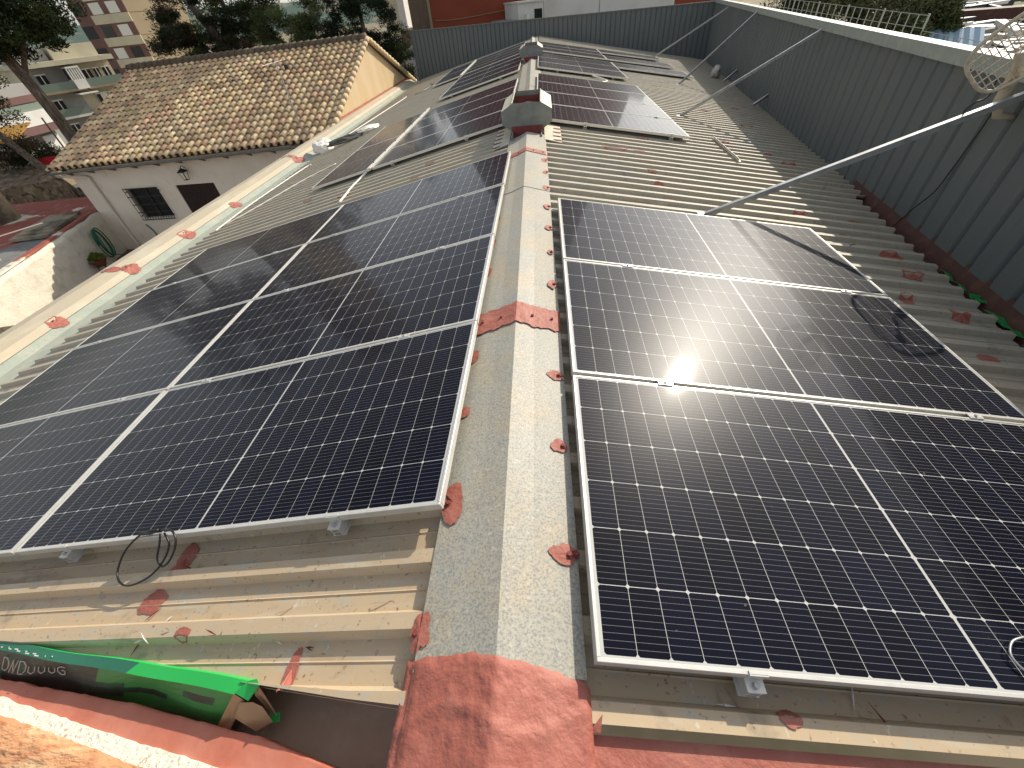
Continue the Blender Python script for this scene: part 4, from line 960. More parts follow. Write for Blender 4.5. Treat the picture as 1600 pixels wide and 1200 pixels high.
# lantern
lo_ = empty('wall_lantern', 'black wrought iron lantern on the cream wall between window and door', 'lantern', (-12.6, WY - .2, -2.2)); mb = MB()
X, Yq, Z = 0, 0, 0
mb.prism([(-.11, -.11, .06), (.11, -.11, .06), (.11, .11, .06), (-.11, .11, .06)], (0, 0, .015)); mb.prism([(-.06, -.06, -.2), (.06, -.06, -.2), (.06, .06, -.2), (-.06, .06, -.2)], (0, 0, .015))
for sx in (-1, 1):
    for sy in (-1, 1): mb.tube([(.055 * sx, .055 * sy, -.19), (.10 * sx, .10 * sy, .06)], .008, 5)
mb.build('lantern_cage', 'iron', lo_)
mb = MB(); i = len(mb.v); mb.v += [(-.13, -.13, .075), (.13, -.13, .075), (.13, .13, .075), (-.13, .13, .075), (0, 0, .19)]
for q in range(4): mb.f.append((q, (q + 1) % 4, 4)); mb.tint.append(None)
mb.build('lantern_cap', 'iron', lo_); mb = MB(); mb.tube([(0, .2, .15), (0, .1, .24), (0, 0, .19)], .01, 6); mb.build('lantern_arm', 'iron', lo_)
# TV aerial mast on the tiles
am = empty('aerial_mast', 'thin television aerial mast standing on the clay tile roof', 'aerial', (-8.05, 15.3, -1.15)); q_ = am.location
mb = MB(); mb.tube([(0, 0, 0), (-.05, .05, 1.75)], .018, 8); mb.build('mast', 'steel', am)
mb = MB(); mb.tube([(-.45, .05, 1.62), (.25, .05, 1.72)], .01, 5)
for k in range(7): mb.tube([(-.4 + k * .1, -.14, 1.63 + k * .014), (-.4 + k * .1, .24, 1.63 + k * .014)], .006, 5)
mb.build('antenna_elements', 'steel', am); mb = MB(); mb.box(.22, -.04, 1.48, .34, .06, 1.6); mb.build('amplifier_box', 'iron', am)

# ------------------------------------------------------------------ courtyard and boundary wall
def sheet(name, pts, m, z_off=0):
    mb = MB(); mb.poly(pts); o = mb.build(name, m); o['kind'] = 'structure'; return o
sheet('courtyard', [(-19, -8, -4.87), (-6.2, -8, -4.87), (-6.2, 15.2, -4.87), (-19, 15.2, -4.87)], 'courtyard')
A2 = Vector((-17.1, 14.84, 0)); B2 = Vector((-13.1, .6, 0)); dW = (B2 - A2).normalized(); LW = (B2 - A2).length; nW = Vector((-dW.y, dW.x, 0))
if nW.x < 0: nW = -nW
mb = MB(); NX, NZ = 90, 12
g = {}
for i in range(NX + 1):
    for j in range(NZ + 1):
        p = A2 + dW * (LW * i / NX); tz = -3.34 + .05 * noise.noise(Vector((i * .3, 0, 0))); z = -4.87 + (tz + 4.87) * j / NZ
        p = p + nW * (.02 * noise.noise(Vector((i * .35, j * .6, 0))) + .02 * noise.noise(Vector((i * 1.1, j * 1.4, 5)))); g[i, j] = len(mb.v); mb.v.append((p.x, p.y, z))
    p = A2 + dW * (LW * i / NX) - nW * .28; g[i, 'b'] = len(mb.v); mb.v.append((p.x, p.y, tz - .02)); g[i, 'c'] = len(mb.v); mb.v.append((p.x, p.y, -4.87))
for i in range(NX):
    for j in range(NZ): mb.f.append((g[i, j], g[i + 1, j], g[i + 1, j + 1], g[i, j + 1])); mb.tint.append(None)
    mb.f.append((g[i, NZ], g[i + 1, NZ], g[i + 1, 'b'], g[i, 'b'])); mb.f.append((g[i, 'b'], g[i + 1, 'b'], g[i + 1, 'c'], g[i, 'c'])); mb.tint += [None, None]
bw = empty('boundary_wall', 'rough whitewashed wall running from the house corner towards the camera, red line on top', 'wall', (A2.x, A2.y, -4.87))
mb.build('wall_face', 'whitewall', bw, True, off=bw.location)
mb = MB(); mb.obox((A2.x - nW.x * .36, A2.y - nW.y * .36, -3.33), dW * LW, nW * .20, (0, 0, .05)); mb.build('wall_cap', 'terrace', bw, off=bw.location)
# hose, plant pot
hp = A2 + dW * 1.15 + nW * .10
hz = -3.9; mb = MB(); pts = []
for k in range(150):
    t = k / 150 * 2 * math.pi * 4.2; rr = .30 + .06 * math.sin(t * .37) ; pts.append(hp * 1 + dW * (math.cos(t) * rr * .75 + .05 * math.sin(t * .21)) + Vector((0, 0, hz - .22 + math.sin(t) * (rr + .18))) + nW * (.04 + .05 * (k / 150)))
pts += [hp + dW * .3 + nW * .2 + Vector((0, 0, -4.45)), hp - dW * .2 + nW * .5 + Vector((0, 0, -4.80)), hp - dW * .9 + nW * .8 + Vector((0, 0, -4.84))]
c = pts[0].copy(); mb.tube([p - c for p in pts], .021, 6); o = mb.build('garden_hose', 'hose', None, True); o.location = c; tag(o, 'coiled green garden hose hanging on the whitewashed wall beside the house corner', 'hose')
cable('drain_hose', [(-16.2, 14.6, -4.84), (-15.6, 14.5, -4.83), (-15.3, 14.7, -4.6), (-15.35, 14.8, -4.2), (-15.5, 14.8, -3.9)], .02, 'hose', 'short dark hose rising from the ground to a tap on the cream wall', 'hose')
po = empty('potted_plant', 'small green plant in a terracotta pot on a black stand by the whitewashed wall', 'potted plant', (-16.35, 12.9, -4.87))
mb = MB(); i = len(mb.v)
for k, (rr, z) in enumerate(((.14, .28), (.30, .50), (.33, .52), (.31, .50), (.2, .40))):
    for q in range(16): t = 2 * math.pi * q / 16; mb.v.append((rr * math.cos(t), rr * math.sin(t), z))
for k in range(4):
    for q in range(16): mb.f.append((k * 16 + q, k * 16 + (q + 1) % 16, (k + 1) * 16 + (q + 1) % 16, (k + 1) * 16 + q)); mb.tint.append(None)
mb.build('pot', 'terracotta', po, True)
mb = MB()
for q in range(3): t = q * 2.1; mb.tube([(.2 * math.cos(t), .2 * math.sin(t), 0), (.13 * math.cos(t), .13 * math.sin(t), .29)], .015, 5)
mb.tube([(.17 * math.cos(q * .52), .17 * math.sin(q * .52), .28) for q in range(13)], .012, 5); mb.build('stand', 'iron', po)
mb = MB(); r3 = random.Random(9)
for k in range(260):
    t = r3.uniform(0, 6.28); rr = .26 * math.sqrt(r3.random()); h = .5 + r3.uniform(0, .22) * (1.2 - rr / .3); x, y = rr * math.cos(t), rr * math.sin(t); a_ = r3.uniform(0, 3.1); l_ = .05
    cc = (.10 + r3.random() * .08, .15 + r3.random() * .08, .03); mb.quad((x, y, h), (x + l_ * math.cos(a_), y + l_ * math.sin(a_), h + .03), (x + l_ * math.cos(a_) * 1.2, y + l_ * math.sin(a_) * 1.2, h + .06), (x + .01, y - .02, h + .05), cc)
mb.build('leaves', 'leaf_dark', po)
# white balusters of a stair rail, lower left
bl = empty('stair_balustrade', 'white concrete balustrade by the stairs at the left edge below the eave', 'balustrade', (-14.3, 8.2, -4.87)); OBL = bl.location
p0, p1 = Vector((-13.9, 6.6, -3.95)), Vector((-12.8, 9.0, -3.75))
p0, p1 = Vector((-13.9, 7.43, -3.72)), Vector((-12.3, 7.78, -3.70))
mb = MB(); mb.tube([p0, p1], .07, 8); mb.build('handrail', 'concrete', bl, True, off=OBL)
for k in range(11):
    p = p0.lerp(p1, (k + .5) / 11); mb = MB(); mb.tube([(p.x, p.y, -4.87), (p.x, p.y, -4.7), (p.x, p.y, -4.5), (p.x, p.y, -4.3), (p.x, p.y, p.z)], [.055, .06, .04, .065, .035], 8); mb.build('baluster', 'bwhite', bl, True, off=OBL)

# ------------------------------------------------------------------ neighbouring red terrace, pillar, rubble hut
ZT = -3.5
mb = MB(); mb.poly([(-17.35, 14.6, ZT), (-13.4, .5, ZT), (-30, .5, ZT), (-30, 16.4, ZT), (-19.5, 17.6, ZT), (-17.4, 17.6, ZT)][::-1]); o = mb.build('terrace', 'terrace'); o['kind'] = 'structure'
mb = MB(); mb.poly([(-17.6, 13.9, ZT + .004), (-14.6, 3.0, ZT + .004), (-19.0, 3.4, ZT + .004), (-18.6, 12.2, ZT + .004)][::-1]); o = mb.build('terrace_screed', 'terracegrey'); o['kind'] = 'structure'
def pol(az, d, z): a = R(az); return Vector((CAM.x + d * math.sin(a), CAM.y + d * math.cos(a), z))
def el(d, e): return CAM.z + d * math.tan(R(e))
def put(name, c, build, m, label, cat, sm=False, group=None):
    mb = MB(); build(mb); o = mb.build(name, m, None, sm); o.location = c; return tag(o, label, cat, group)
put('pillar', (-21.6, 15.0, ZT), lambda mb: mb.tube([(0, 0, 0), (0, 0, .7), (.02, 0, 1.38), (.02, 0, 1.40)], [.56, .55, .56, .5], 20), 'concrete', 'thick weathered concrete cylinder standing on the red terrace at the left edge', 'pillar', True)
put('stone_slab_stack', (-18.2, 14.2, ZT), lambda mb: [mb.obox((k * .12 - .5, -1.6 + k * .25, .04 + .05 * k), (1.3 - k * .1, .25, .0), (-.5, 1.5, 0), (0, 0, .09)) for k in range(3)], 'concrete', 'grey weathered slabs stacked on the terrace behind the whitewashed wall', 'slabs')
put('pipe_rail', (-17.6, 11.2, ZT), lambda mb: mb.tube([(0, 0, 0), (-.05, .05, .62), (.9, 1.3, .66)], .02, 6), 'wire', 'thin bent metal pipe rail on the terrace behind the whitewashed wall', 'rail')
hut = empty('rubble_hut', 'low hut with brown rubble stone roof at the left edge beyond the terrace', 'hut', (-27, 20, -4))
OHU = hut.location; q4 = [pol(-54.2, 33, el(33, -8.2)), pol(-49.6, 30.5, el(30.5, -8.4)), pol(-50.6, 40, el(40, -5.9)), pol(-56, 42, el(42, -5.6))]
mb = MB(); mb.prism([p for p in q4], (0, 0, -.15)); mb.build('roof', 'rubble', hut, off=OHU)
mb = MB(); mb.prism([q4[0] + Vector((0, 0, -.15)), q4[1] + Vector((0, 0, -.15)), q4[1] + Vector((0, 0, -3)), q4[0] + Vector((0, 0, -3))], (-.2, .3, 0)); mb.build('wall', 'rubble', hut, off=OHU)
mb = MB(); a, b = q4[1], q4[2]
for k in range(12): p = a.lerp(b, k / 12); mb.obox(p + Vector((-.1, 0, .0)), (.35, .05, 0), (b - a) / 14, (0, 0, .09))
mb.build('edge_tiles', 'tile', hut, off=OHU)
wbr = empty('wheelbarrow', 'small red tub with a dark wheel beyond the terrace near the hut edge', 'wheelbarrow', pol(-49.6, 34, el(34, -7.9)))
mb = MB(); mb.prism([(-.35, -.25, .35), (.35, -.25, .35), (.42, -.32, .7), (-.45, -.32, .7)], (0, .55, 0)); mb.build('tub', 'redplastic', wbr)
mb = MB(); mb.tube([(.62, -.05, .25), (.62, .05, .25)], .28, 14); mb.build('wheel', 'iron', wbr)
put('rubble_bank', pol(-47.6, 30, -4.6), lambda mb: [mb.obox((random.uniform(-2.6, 2.2), random.uniform(-1.2, 1.6), random.uniform(-.2, .25)), (random.uniform(.2, .7), random.uniform(-.2, .2), .05), (random.uniform(-.2, .2), random.uniform(.2, .6), 0), (0, 0, random.uniform(.15, .4))) for _ in range(70)], 'rubble', 'heap of grey rubble between the terrace and the tiled house', 'rubble')

# ------------------------------------------------------------------ ground
def ground_z(x, y):
    # higher yard to the right, falling away to the left
    t = max(0, min(1, (x + 6) / 13)); t = t * t * (3 - 2 * t); return -9.2 * (1 - t) + (-2.0) * t
def gsheet():
    mb = MB(); xs = [-1500, -600, -250, -120, -80, -60, -45, -35, -25, -15, -10, -6, -2, 2, 7, 12, 20, 40, 80, 200, 600, 1500]; ys = [-1500, -400, -100, -30, -8, 5, 15, 28, 45, 70, 110, 180, 400, 1500]
    n = len(xs)
    for y in ys:
        for x in xs: mb.v.append((x, y, ground_z(x, y) - .3))
    for j in range(len(ys) - 1):
        for i in range(n - 1): a = j * n + i; mb.f.append((a, a + 1, a + n + 1, a + n)); mb.tint.append(None)
    o = mb.build('ground', 'ground', None, True); o['kind'] = 'structure'
gsheet()
sheet('street', [tuple(pol(-56, 30, -9.3)), tuple(pol(-40, 26, -9.3)), tuple(pol(-36, 90, -9.3)), tuple(pol(-56, 80, -9.3))][::-1], 'asphalt')
mb = MB(); zy = -1.0
mb.poly([(9, 2, zy), (70, 2, zy), (90, 90, zy), (12, 90, zy)]); o = mb.build('scrapyard', 'yard'); o['kind'] = 'structure'

# ------------------------------------------------------------------ buildings in the background
class Facade:
    """rectangular front between two bearings; u runs left to right, w is depth into the building"""
    def __init__(s, az0, d0, az1, d1): 
        s.a = pol(az0, d0, 0); s.b = pol(az1, d1, 0); s.L = (s.b - s.a).length; s.d = (s.b - s.a).normalized(); s.n = Vector((-s.d.y, s.d.x, 0))
        if s.n.dot(s.a - CAM) < 0: s.n = -s.n
    def p(s, u, w, z): q = s.a + s.d * u + s.n * w; return Vector((q.x, q.y, z))
    def box(s, mb, u0, u1, w0, w1, z0, z1): o = s.p(u0, w0, z0); mb.obox(o, s.d * (u1 - u0), s.n * (w1 - w0), (0, 0, z1 - z0))
def part(fc, root, name, m, boxes, parent=None):
    mb = MB()
    for b in boxes: fc.box(mb, *b)
    return mb.build(name, m, parent if parent is not None else root, off=root.location if parent is None or parent is root else root.location)
# A: cream block with balconies
fa = Facade(-46.9, 96, -40.9, 99)
ba = empty('apartment_building', 'cream apartment block with white balconies behind the pine trunk', 'building', fa.p(7, 0, -9)); L = fa.L
zt = el(98, -.75); fh = 2.95
part(fa, ba, 'wall', 'bcream', [(0, L, 1.6, 12, -9.3, zt - .4)])
part(fa, ba, 'wall', 'bgrey', [(0, L * .45, 1.45, 1.6, -9.3, zt - .45)])
part(fa, ba, 'roof', 'bcream', [(-.4, L + .3, -.3, 12.5, zt - .4, zt + .15), (L * .42, L * .95, 2.0, 8, zt + .15, zt + 1.7)])
part(fa, ba, 'attic', 'bgrey', [(L * .02, L * .38, 2.5, 9, zt + .15, zt + 1.5)])
for k in range(3):
    z = zt - .4 - fh * (k + 1)
    part(fa, ba, 'balcony_slab', 'bwhite' if k else 'btan', [(-.2, L * .52, -.1, 1.6, z - .05, z + .22), (L * .54, L + .2, -.2, 1.6, z - .05, z + .18)])
    part(fa, ba, 'balcony_rail', 'railglass', [(L * .02, L * .40, -.05, .0, z + .22, z + 1.15), (L * .56, L + .1, -.15, -.1, z + .18, z + 1.15)])
    wd = [(L * .1, L * .2), (L * .62, L * .72), (L * .76, L * .82), (L * .87, L * .95)]
    for (u0, u1) in wd:
        f_ = part(fa, ba, 'window', 'glass', [(u0, u1, 1.35, 1.44, z + .9, z + 2.1)])
        mb = MB(); fa.box(mb, u0 - .12, u1 + .12, 1.3, 1.43, z + 2.1, z + 2.25); fa.box(mb, u0 - .12, u1 + .12, 1.3, 1.43, z + .75, z + .9); fa.box(mb, (u0 + u1) / 2 - .06, (u0 + u1) / 2 + .06, 1.3, 1.34, z + .9, z + 2.1)
        q = mb.build('window_frame', 'shutter', f_, off=ba.location); q.location = (0, 0, 0)
    if k == 0:
        mb = MB(); fa.box(mb, L * .42, L * .56, -.25, 1.4, z + .1, z + 1.2); mb.build('enclosed_balcony', 'shutter', ba, off=ba.location)
        eb = MB(); fa.box(eb, L * .42, L * .56, -.15, 1.4, z + 1.2, z + 2.5); g_ = eb.build('window', 'glass', ba, off=ba.location)
        eb = MB()
        for q in range(6): u = L * (.42 + .14 * q / 5); fa.box(eb, u - .09, u + .09, -.25, -.16, z + 1.2, z + 2.5)
        fa.box(eb, L * .415, L * .565, -.3, 1.4, z + 2.5, z + 2.7); q = eb.build('window_frame', 'shutter', g_, off=ba.location); q.location = (0, 0, 0)
    if k == 1: part(fa, ba, 'awning', 'shutter', [(L * .38, L * .6, -.9, 1.4, z + 2.45, z + 2.6)]); part(fa, ba, 'shutter', 'shutter', [(L * .66, L * .74, 1.2, 1.34, z + .2, z + 2.3)])
# B: mauve brick tower with cream bands and blank tan side
fb = Facade(-41.6, 122, -37.9, 116)
bb = empty('apartment_tower', 'mauve brick tower with cream bands, white shutters and blank tan side wall', 'building', fb.p(3, 0, -9)); L = fb.L
part(fb, bb, 'wall', 'bmauve', [(0, L, 0, 9, -9.3, 46)])
fs = Facade(-37.88, 116.1, -33.6, 124); 
mb = MB(); fs.box(mb, 0.05, fs.L, 0.0, 8, -9.3, 46); mb.build('side_wall', 'btan', bb, off=bb.location)
mb = MB()
for k in range(8): fs.box(mb, 0.05, fs.L, -.03, 0, -7 + k * 3.0, -6.93 + k * 3.0)
mb.build('panel_joint', 'bbrown', bb, off=bb.location)
for k in range(9):
    z = -7.6 + 3.0 * k
    part(fb, bb, 'cornice_band', 'bcream', [(L * .30, L + .12, -.16, -.01, z - .55, z + .65)])
    part(fb, bb, 'stair_recess', 'iron', [(L * .0, L * .22, -.03, -.005, z + .7, z + 2.4)])
    for (u0, u1) in ((L * .36, L * .56), (L * .68, L * .88)):
        f_ = part(fb, bb, 'window', 'shutter' if (k + int(u0 > L * .6)) % 3 else 'glass', [(u0, u1, -.08, -.006, z + .72, z + 2.2)])
# C: lower grey and white building
fc_ = Facade(-54, 62, -46.9, 68)
bc = empty('terraced_building', 'lower grey and white building with red bands behind the leaning trunk', 'building', fc_.p(3, 0, -9)); L = fc_.L
zt = el(64, -1.9)
part(fc_, bc, 'wall', 'bgrey', [(0, L, .9, 10, -9.3, zt)])
part(fc_, bc, 'band', 'bmauve', [(0, L, .6, .9, el(64, -3.2), el(64, -2.7)), (0, L, -.3, .6, el(64, -5.3), el(64, -4.8))])
part(fc_, bc, 'balcony', 'bwhite', [(0, L, .0, .9, el(64, -4.75), el(64, -3.75))])
part(fc_, bc, 'balcony_rail', 'railglass', [(0, L, .3, .34, el(64, -3.75), el(64, -3.25))])
for k in range(4): part(fc_, bc, 'garage_door', 'shutter' if k % 2 else 'bwhite', [(L * (.12 + .22 * k), L * (.28 + .22 * k), .7, .89, el(64, -7.0), el(64, -5.6))])
part(fc_, bc, 'plinth', 'btan', [(0, L, .5, .89, -9.3, el(64, -7.0))])
put('awning', pol(-51.2, 46, el(46, -5.4)), lambda mb: (mb.prism([(-1.4, 0, 0), (1.2, -.3, .15), (1.6, 1.2, .9), (-1.0, 1.4, .75)], (0, 0, .05)), mb.tube([(1.0, -.3, .1), (1.2, -.3, -3.4)], .04, 5)), 'awning', 'orange awning cloth at the left edge among the pines', 'awning')
put('flag_pole', pol(-47.9, 44, -9), lambda mb: mb.tube([(0, 0, 0), (0, 0, 7.2)], .05, 6), 'iron', 'thin dark street pole in front of the white balconies', 'pole')
# D: distant cream house, stone shed, white wall
fd = Facade(-16.2, 70, -14.0, 69); bd = empty('distant_house', 'pale cream house seen between the dark tree and the brown wall', 'building', fd.p(1, 0, -6)); L = fd.L
part(fd, bd, 'wall', 'bcream', [(0, L * .7, 0, 6, -9.3, el(70, .9))]); part(fd, bd, 'side_wall', 'bwhite', [(L * .7, L, -.1, 6, -9.3, el(70, 2.2))])
f_ = part(fd, bd, 'window', 'glass', [(L * .25, L * .5, -.05, -.005, el(70, -.6), el(70, .2))])
fd2 = Facade(-14.9, 46, -12.8, 45); bd2 = empty('stone_shed', 'small rubble stone shed left of the brown wall', 'shed', fd2.p(1, 0, -6)); L = fd2.L
part(fd2, bd2, 'wall', 'rubble', [(0, L, 0, 3, -9.3, el(45, -1.5))]); part(fd2, bd2, 'coping', 'bcream', [(-.1, L + .1, -.1, 3, el(45, -1.5), el(45, -1.35))])
fd3 = Facade(-14.9, 40, -12.6, 38); bd3 = empty('white_shed', 'low whitewashed shed wall in front of the stone shed', 'shed', fd3.p(1, 0, -6)); L = fd3.L
part(fd3, bd3, 'wall', 'bwhite', [(0, L, 0, 3, -9.3, el(39, -3.0))]); part(fd3, bd3, 'coping', 'bcream', [(-.1, L + .1, -.1, 3, el(39, -3.0), el(39, -2.85))])
# E: rust-red building with brown side
fe = Facade(-11.6, 36, -1.0, 36.8); be = empty('red_building', 'rust red rendered building with brown side wall beyond the end wall', 'building', fe.p(3, 0, -6)); L = fe.L
part(fe, be, 'wall', 'brust', [(0, L, 0, 12, -9.3, 17)])
fer = Facade(-1.4, 50, 11.8, 54); part(fer, be, 'unseen_reflected_wing', 'brust', [(0, fer.L, 0, 8, -9.3, 22)])  # unseen block, added so the right-hand panels reflect dark red
fes = Facade(-13.6, 40, -11.62, 35.98); part(fes, be, 'side_wall', 'bbrown', [(0, fes.L, .02, 6, -9.3, 17)])
part(fe, be, 'corner_trim', 'btan', [(-.06, .10, -.05, -.003, -9, 17)])
mb = MB(); mb.tube(smooth_pts([fe.p(.35, -.06, el(36, -.95)), fe.p(1.5, -.05, el(36, -1.05)), fe.p(3.6, -.05, el(36, -.9)), fe.p(L * .93, -.05, el(36, -.62))]), .02, 5); mb.build('wall_cable', 'btan', be, off=be.location)
ff = Facade(-3.0, 33, .2, 33.6); bf = empty('white_annex', 'small white annex with dark doorway between the red and white buildings', 'building', ff.p(1, 0, -6)); L = ff.L
part(ff, bf, 'wall', 'bwhite', [(L * .18, L, 0, 3, -9.3, el(33, -.35)), (L * .15, L * 1.0, -.1, 3, el(33, -.35), el(33, -.2))])
part(ff, bf, 'door', 'dark', [(L * .70, L * .95, -.03, -.003, -3, el(33, -.9))]); part(ff, bf, 'roof', 'bgrey', [(-L * .30, L * .16, -.1, 3, el(33, -1.75), el(33, -1.6))])
part(ff, bf, 'bracket', 'shutter', [(L * .42, L * .5, -.25, -.003, el(33, -2.0), el(33, -1.2))])
fg = Facade(.25, 38, 13.2, 42); bgw = empty('white_building', 'large plain white building wall beyond the end wall, right of the ridge', 'building', fg.p(3, 0, -6)); L = fg.L
part(fg, bgw, 'wall', 'bwhite', [(0, L, 0, 6, -9.3, 2.6)]); part(fg, bgw, 'joint', 'bgrey', [(L * .41, L * .415, -.02, -.003, -9, 2.6)])
fh_ = Facade(13.3, 44, 18.5, 47); bh = empty('brick_outbuilding', 'low brown brick outbuilding in the corner beyond both blue-grey walls', 'building', fh_.p(1, 0, -5)); part(fh_, bh, 'wall', 'brust', [(0, fh_.L, 0, 4, -9.3, el(45, .2))]); part(fh_, bh, 'roof', 'tile', [(-.2, fh_.L + .2, -.3, 4.2, el(45, .2), el(45, .5))])

# distant hills behind the trees
mb = MB(); prev = None
for k in range(61):
    az = -75 + k * 2.5; h = 30 + 22 * noise.noise(Vector((az * .05, 0, 0))) + 8 * noise.noise(Vector((az * .3, 1, 0))); a, b = pol(az, 900, -20), pol(az, 1250, h * (1.0 if az < 5 else .3))
    if prev: mb.quad(prev[0], a, b, prev[1])
    prev = (a, b)
MT['hill'] = mat('far_blue_green_hills', (.10, .14, .12), 1, 0, 0); layer(MT['hill'], (.2, .19, .15), .02, .5, .65, 6)
o = mb.build('hills', 'hill', None, True); o['kind'] = 'structure'

# ------------------------------------------------------------------ trees
def tree(base, crowns, trunks, nleaf, leaf, cols, label, seed, name='pine_tree', trunk_r=.2):
    rt = random.Random(seed); o = empty(name, label, 'shrub' if name == 'shrub' else 'tree', base, None)
    mb = MB(); B = Vector(base)
    for tr in trunks:
        mb.tube(smooth_pts([Vector(p) - B for p in tr[0]], 4), [tr[1] * (1 - .6 * k / (len(tr[0]) * 4)) for k in range(4 * (len(tr[0]) - 1) + 1)], 9)
    mb.build('trunk', 'bark', o, True)
    mb = MB(); clumps = []
    for (c, rx_, ry_, rz_, n) in crowns:
        for _ in range(n):
            while True:
                q = Vector((rt.uniform(-1, 1), rt.uniform(-1, 1), rt.uniform(-1, 1)))
                if .25 < q.length < 1: break
            clumps.append((Vector(c) - B + Vector((q.x * rx_, q.y * ry_, q.z * rz_)), rt.uniform(.28, .6)))
    per = max(1, nleaf // len(clumps))
    for (c, cr) in clumps:
        tone = rt.uniform(.55, 1.35); bc_ = cols[rt.randrange(len(cols))]
        for _ in range(per):
            q = Vector((rt.gauss(0, 1), rt.gauss(0, 1), rt.gauss(0, .75))).normalized() * cr * rt.random() ** .45; p = c + Vector((q.x * 1.2, q.y * 1.2, q.z * .8))
            a = Vector((rt.uniform(-1, 1), rt.uniform(-1, 1), rt.uniform(-.3, 1))).normalized() * leaf * rt.uniform(.6, 1.4); b = a.cross(Vector((rt.uniform(-1, 1), rt.uniform(-1, 1), rt.uniform(-1, 1)))).normalized() * leaf * .22
            k = tone * rt.uniform(.75, 1.25); cc = tuple(v * k for v in bc_)
            mb.quad(p - b, p + a * .5 - b * .6, p + a, p + a * .4 + b, cc)
    mb.build('crown', 'leaf_dark', o)
    return o
pine = [(.045, .065, .022), (.035, .050, .020), (.06, .075, .022)]
olive = [(.11, .135, .045), (.08, .105, .04), (.13, .14, .055)]
brown = [(.075, .05, .03), (.05, .055, .022)]
c0 = pol(-47.0, 29, -9)
tree(c0, [(pol(-48.5, 29, 4.4), 3.9, 3.2, 3.0, 80), (pol(-44.6, 28, 2.7), 1.6, 1.6, 1.2, 26), (pol(-50.5, 28, 2.2), 1.5, 1.6, 1.2, 22), (pol(-43.6, 29, 4.6), 1.5, 1.4, 1.6, 22), (pol(-46.3, 28.5, 2.0), 2.4, 1.8, .8, 40), (pol(-49.5, 28, 2.6), 2.2, 1.8, 1.4, 30)],
     [([c0, pol(-47.0, 29, -4), pol(-46.9, 29, -1), pol(-47.4, 29, 1.5), pol(-48.5, 29, 4)], .30), ([pol(-47.1, 29, .6), pol(-45.5, 28.7, 1.9), pol(-44, 28.5, 3.0)], .1)], 60000, .16, pine, 'tall dark umbrella pine with thick pale trunk at the top left corner', 11)
c1 = pol(-49.0, 31, -9)
tree(c1, [(pol(-51.6, 34, .2), 2.2, 2.0, 1.5, 30), (pol(-50.5, 34, -2.3), 1.8, 1.5, .8, 20)], [([pol(-47.9, 31, -5.6), pol(-49.3, 31.5, -4.0), pol(-51, 33, -1.5), pol(-52, 34, .5)], .22)], 20000, .12, brown + pine, 'smaller pine with dark leaning trunk and thin brownish crown at the left edge', 12)
c2 = pol(-31.5, 39, -9)
tree(c2, [(pol(-32.5, 39, 2.6), 3.2, 2.6, 2.4, 60), (pol(-35.0, 38, 1.0), 1.4, 1.5, 1.0, 24), (pol(-29.5, 39, .6), 1.9, 1.8, 1.3, 34), (pol(-33.4, 38, -.1), 1.4, 1.6, .7, 22), (pol(-27.8, 38.5, 2.4), 1.2, 1.2, .8, 14)],
     [([c2, pol(-31.5, 39, -3), pol(-31.6, 39, .2), pol(-33, 39, 2.6), pol(-33.8, 39, 5)], .30), ([pol(-31.5, 39, -2), pol(-30.6, 39, 1.2), pol(-30.4, 39, 4)], .2), ([pol(-31.6, 39, -.4), pol(-34.3, 38.5, .9)], .1)], 60000, .15, pine + brown + [(.09, .085, .05)], 'pine with forked brown trunk and grey-green crown behind the middle of the tiled ridge', 13)
c3 = pol(-25.5, 37, -9)
tree(c3, [(pol(-25.9, 37, .4), 2.4, 2.2, 1.75, 80), (pol(-23.4, 37, 1.2), 1.2, 1.3, 1.5, 24), (pol(-28.2, 38, -.6), 1.0, 1.2, .7, 14)], [([c3, pol(-25.5, 37, -3), pol(-25.3, 37, .5)], .2)], 50000, .13, olive, 'round mid green bushy pine behind the tiled ridge', 14)
c4 = pol(-18.6, 36, -9)
tree(c4, [(pol(-18.4, 36, 1.0), 2.5, 2.2, 3.2, 100), (pol(-16.4, 35.5, -.8), .8, 1.2, 1.4, 22)], [([c4, pol(-18.6, 36, -3), pol(-18.5, 36, 2)], .2)], 50000, .13, [(.022, .034, .014), (.030, .042, .016)], 'very dark dense evergreen left of the brown building wall', 15)
tree(pol(-15.2, 33, -9), [(pol(-15.0, 33, -1.7), .55, .8, 1.6, 16)], [([pol(-15.2, 33, -9), pol(-15.1, 33, -1)], .08)], 8000, .11, pine, 'narrow dark shrub beside the house gable and the stone shed', 16, 'shrub')
tree(pol(-29.2, 31, -9), [(pol(-29.2, 31, -1.2), 1.1, .8, .45, 12)], [([pol(-29.2, 31, -9), pol(-29.2, 31, -1.3)], .05)], 2600, .13, [(.16, .15, .07), (.10, .12, .05)], 'low pale green bush rising just over the tiled ridge', 17, 'shrub')
# dry reeds
mb = MB(); rt = random.Random(4); rc = pol(-21.0, 33, -5)
for k in range(120):
    x, y = rt.uniform(-1.7, 1.7), rt.uniform(-.5, .5); h = 3.4 + rt.uniform(0, 1.5); lx = rt.uniform(-.35, .35); cc = (.17 + rt.random() * .1, .11 + rt.random() * .05, .05)
    mb.quad((x - .012, y, 0), (x + .012, y, 0), (x + lx + .008, y, h), (x + lx - .008, y, h), cc)
o = mb.build('dry_reeds', 'leaf_dark'); o.location = rc; tag(o, 'dry brown reeds sticking up behind the right half of the tiled ridge', 'reeds', None, 'stuff')

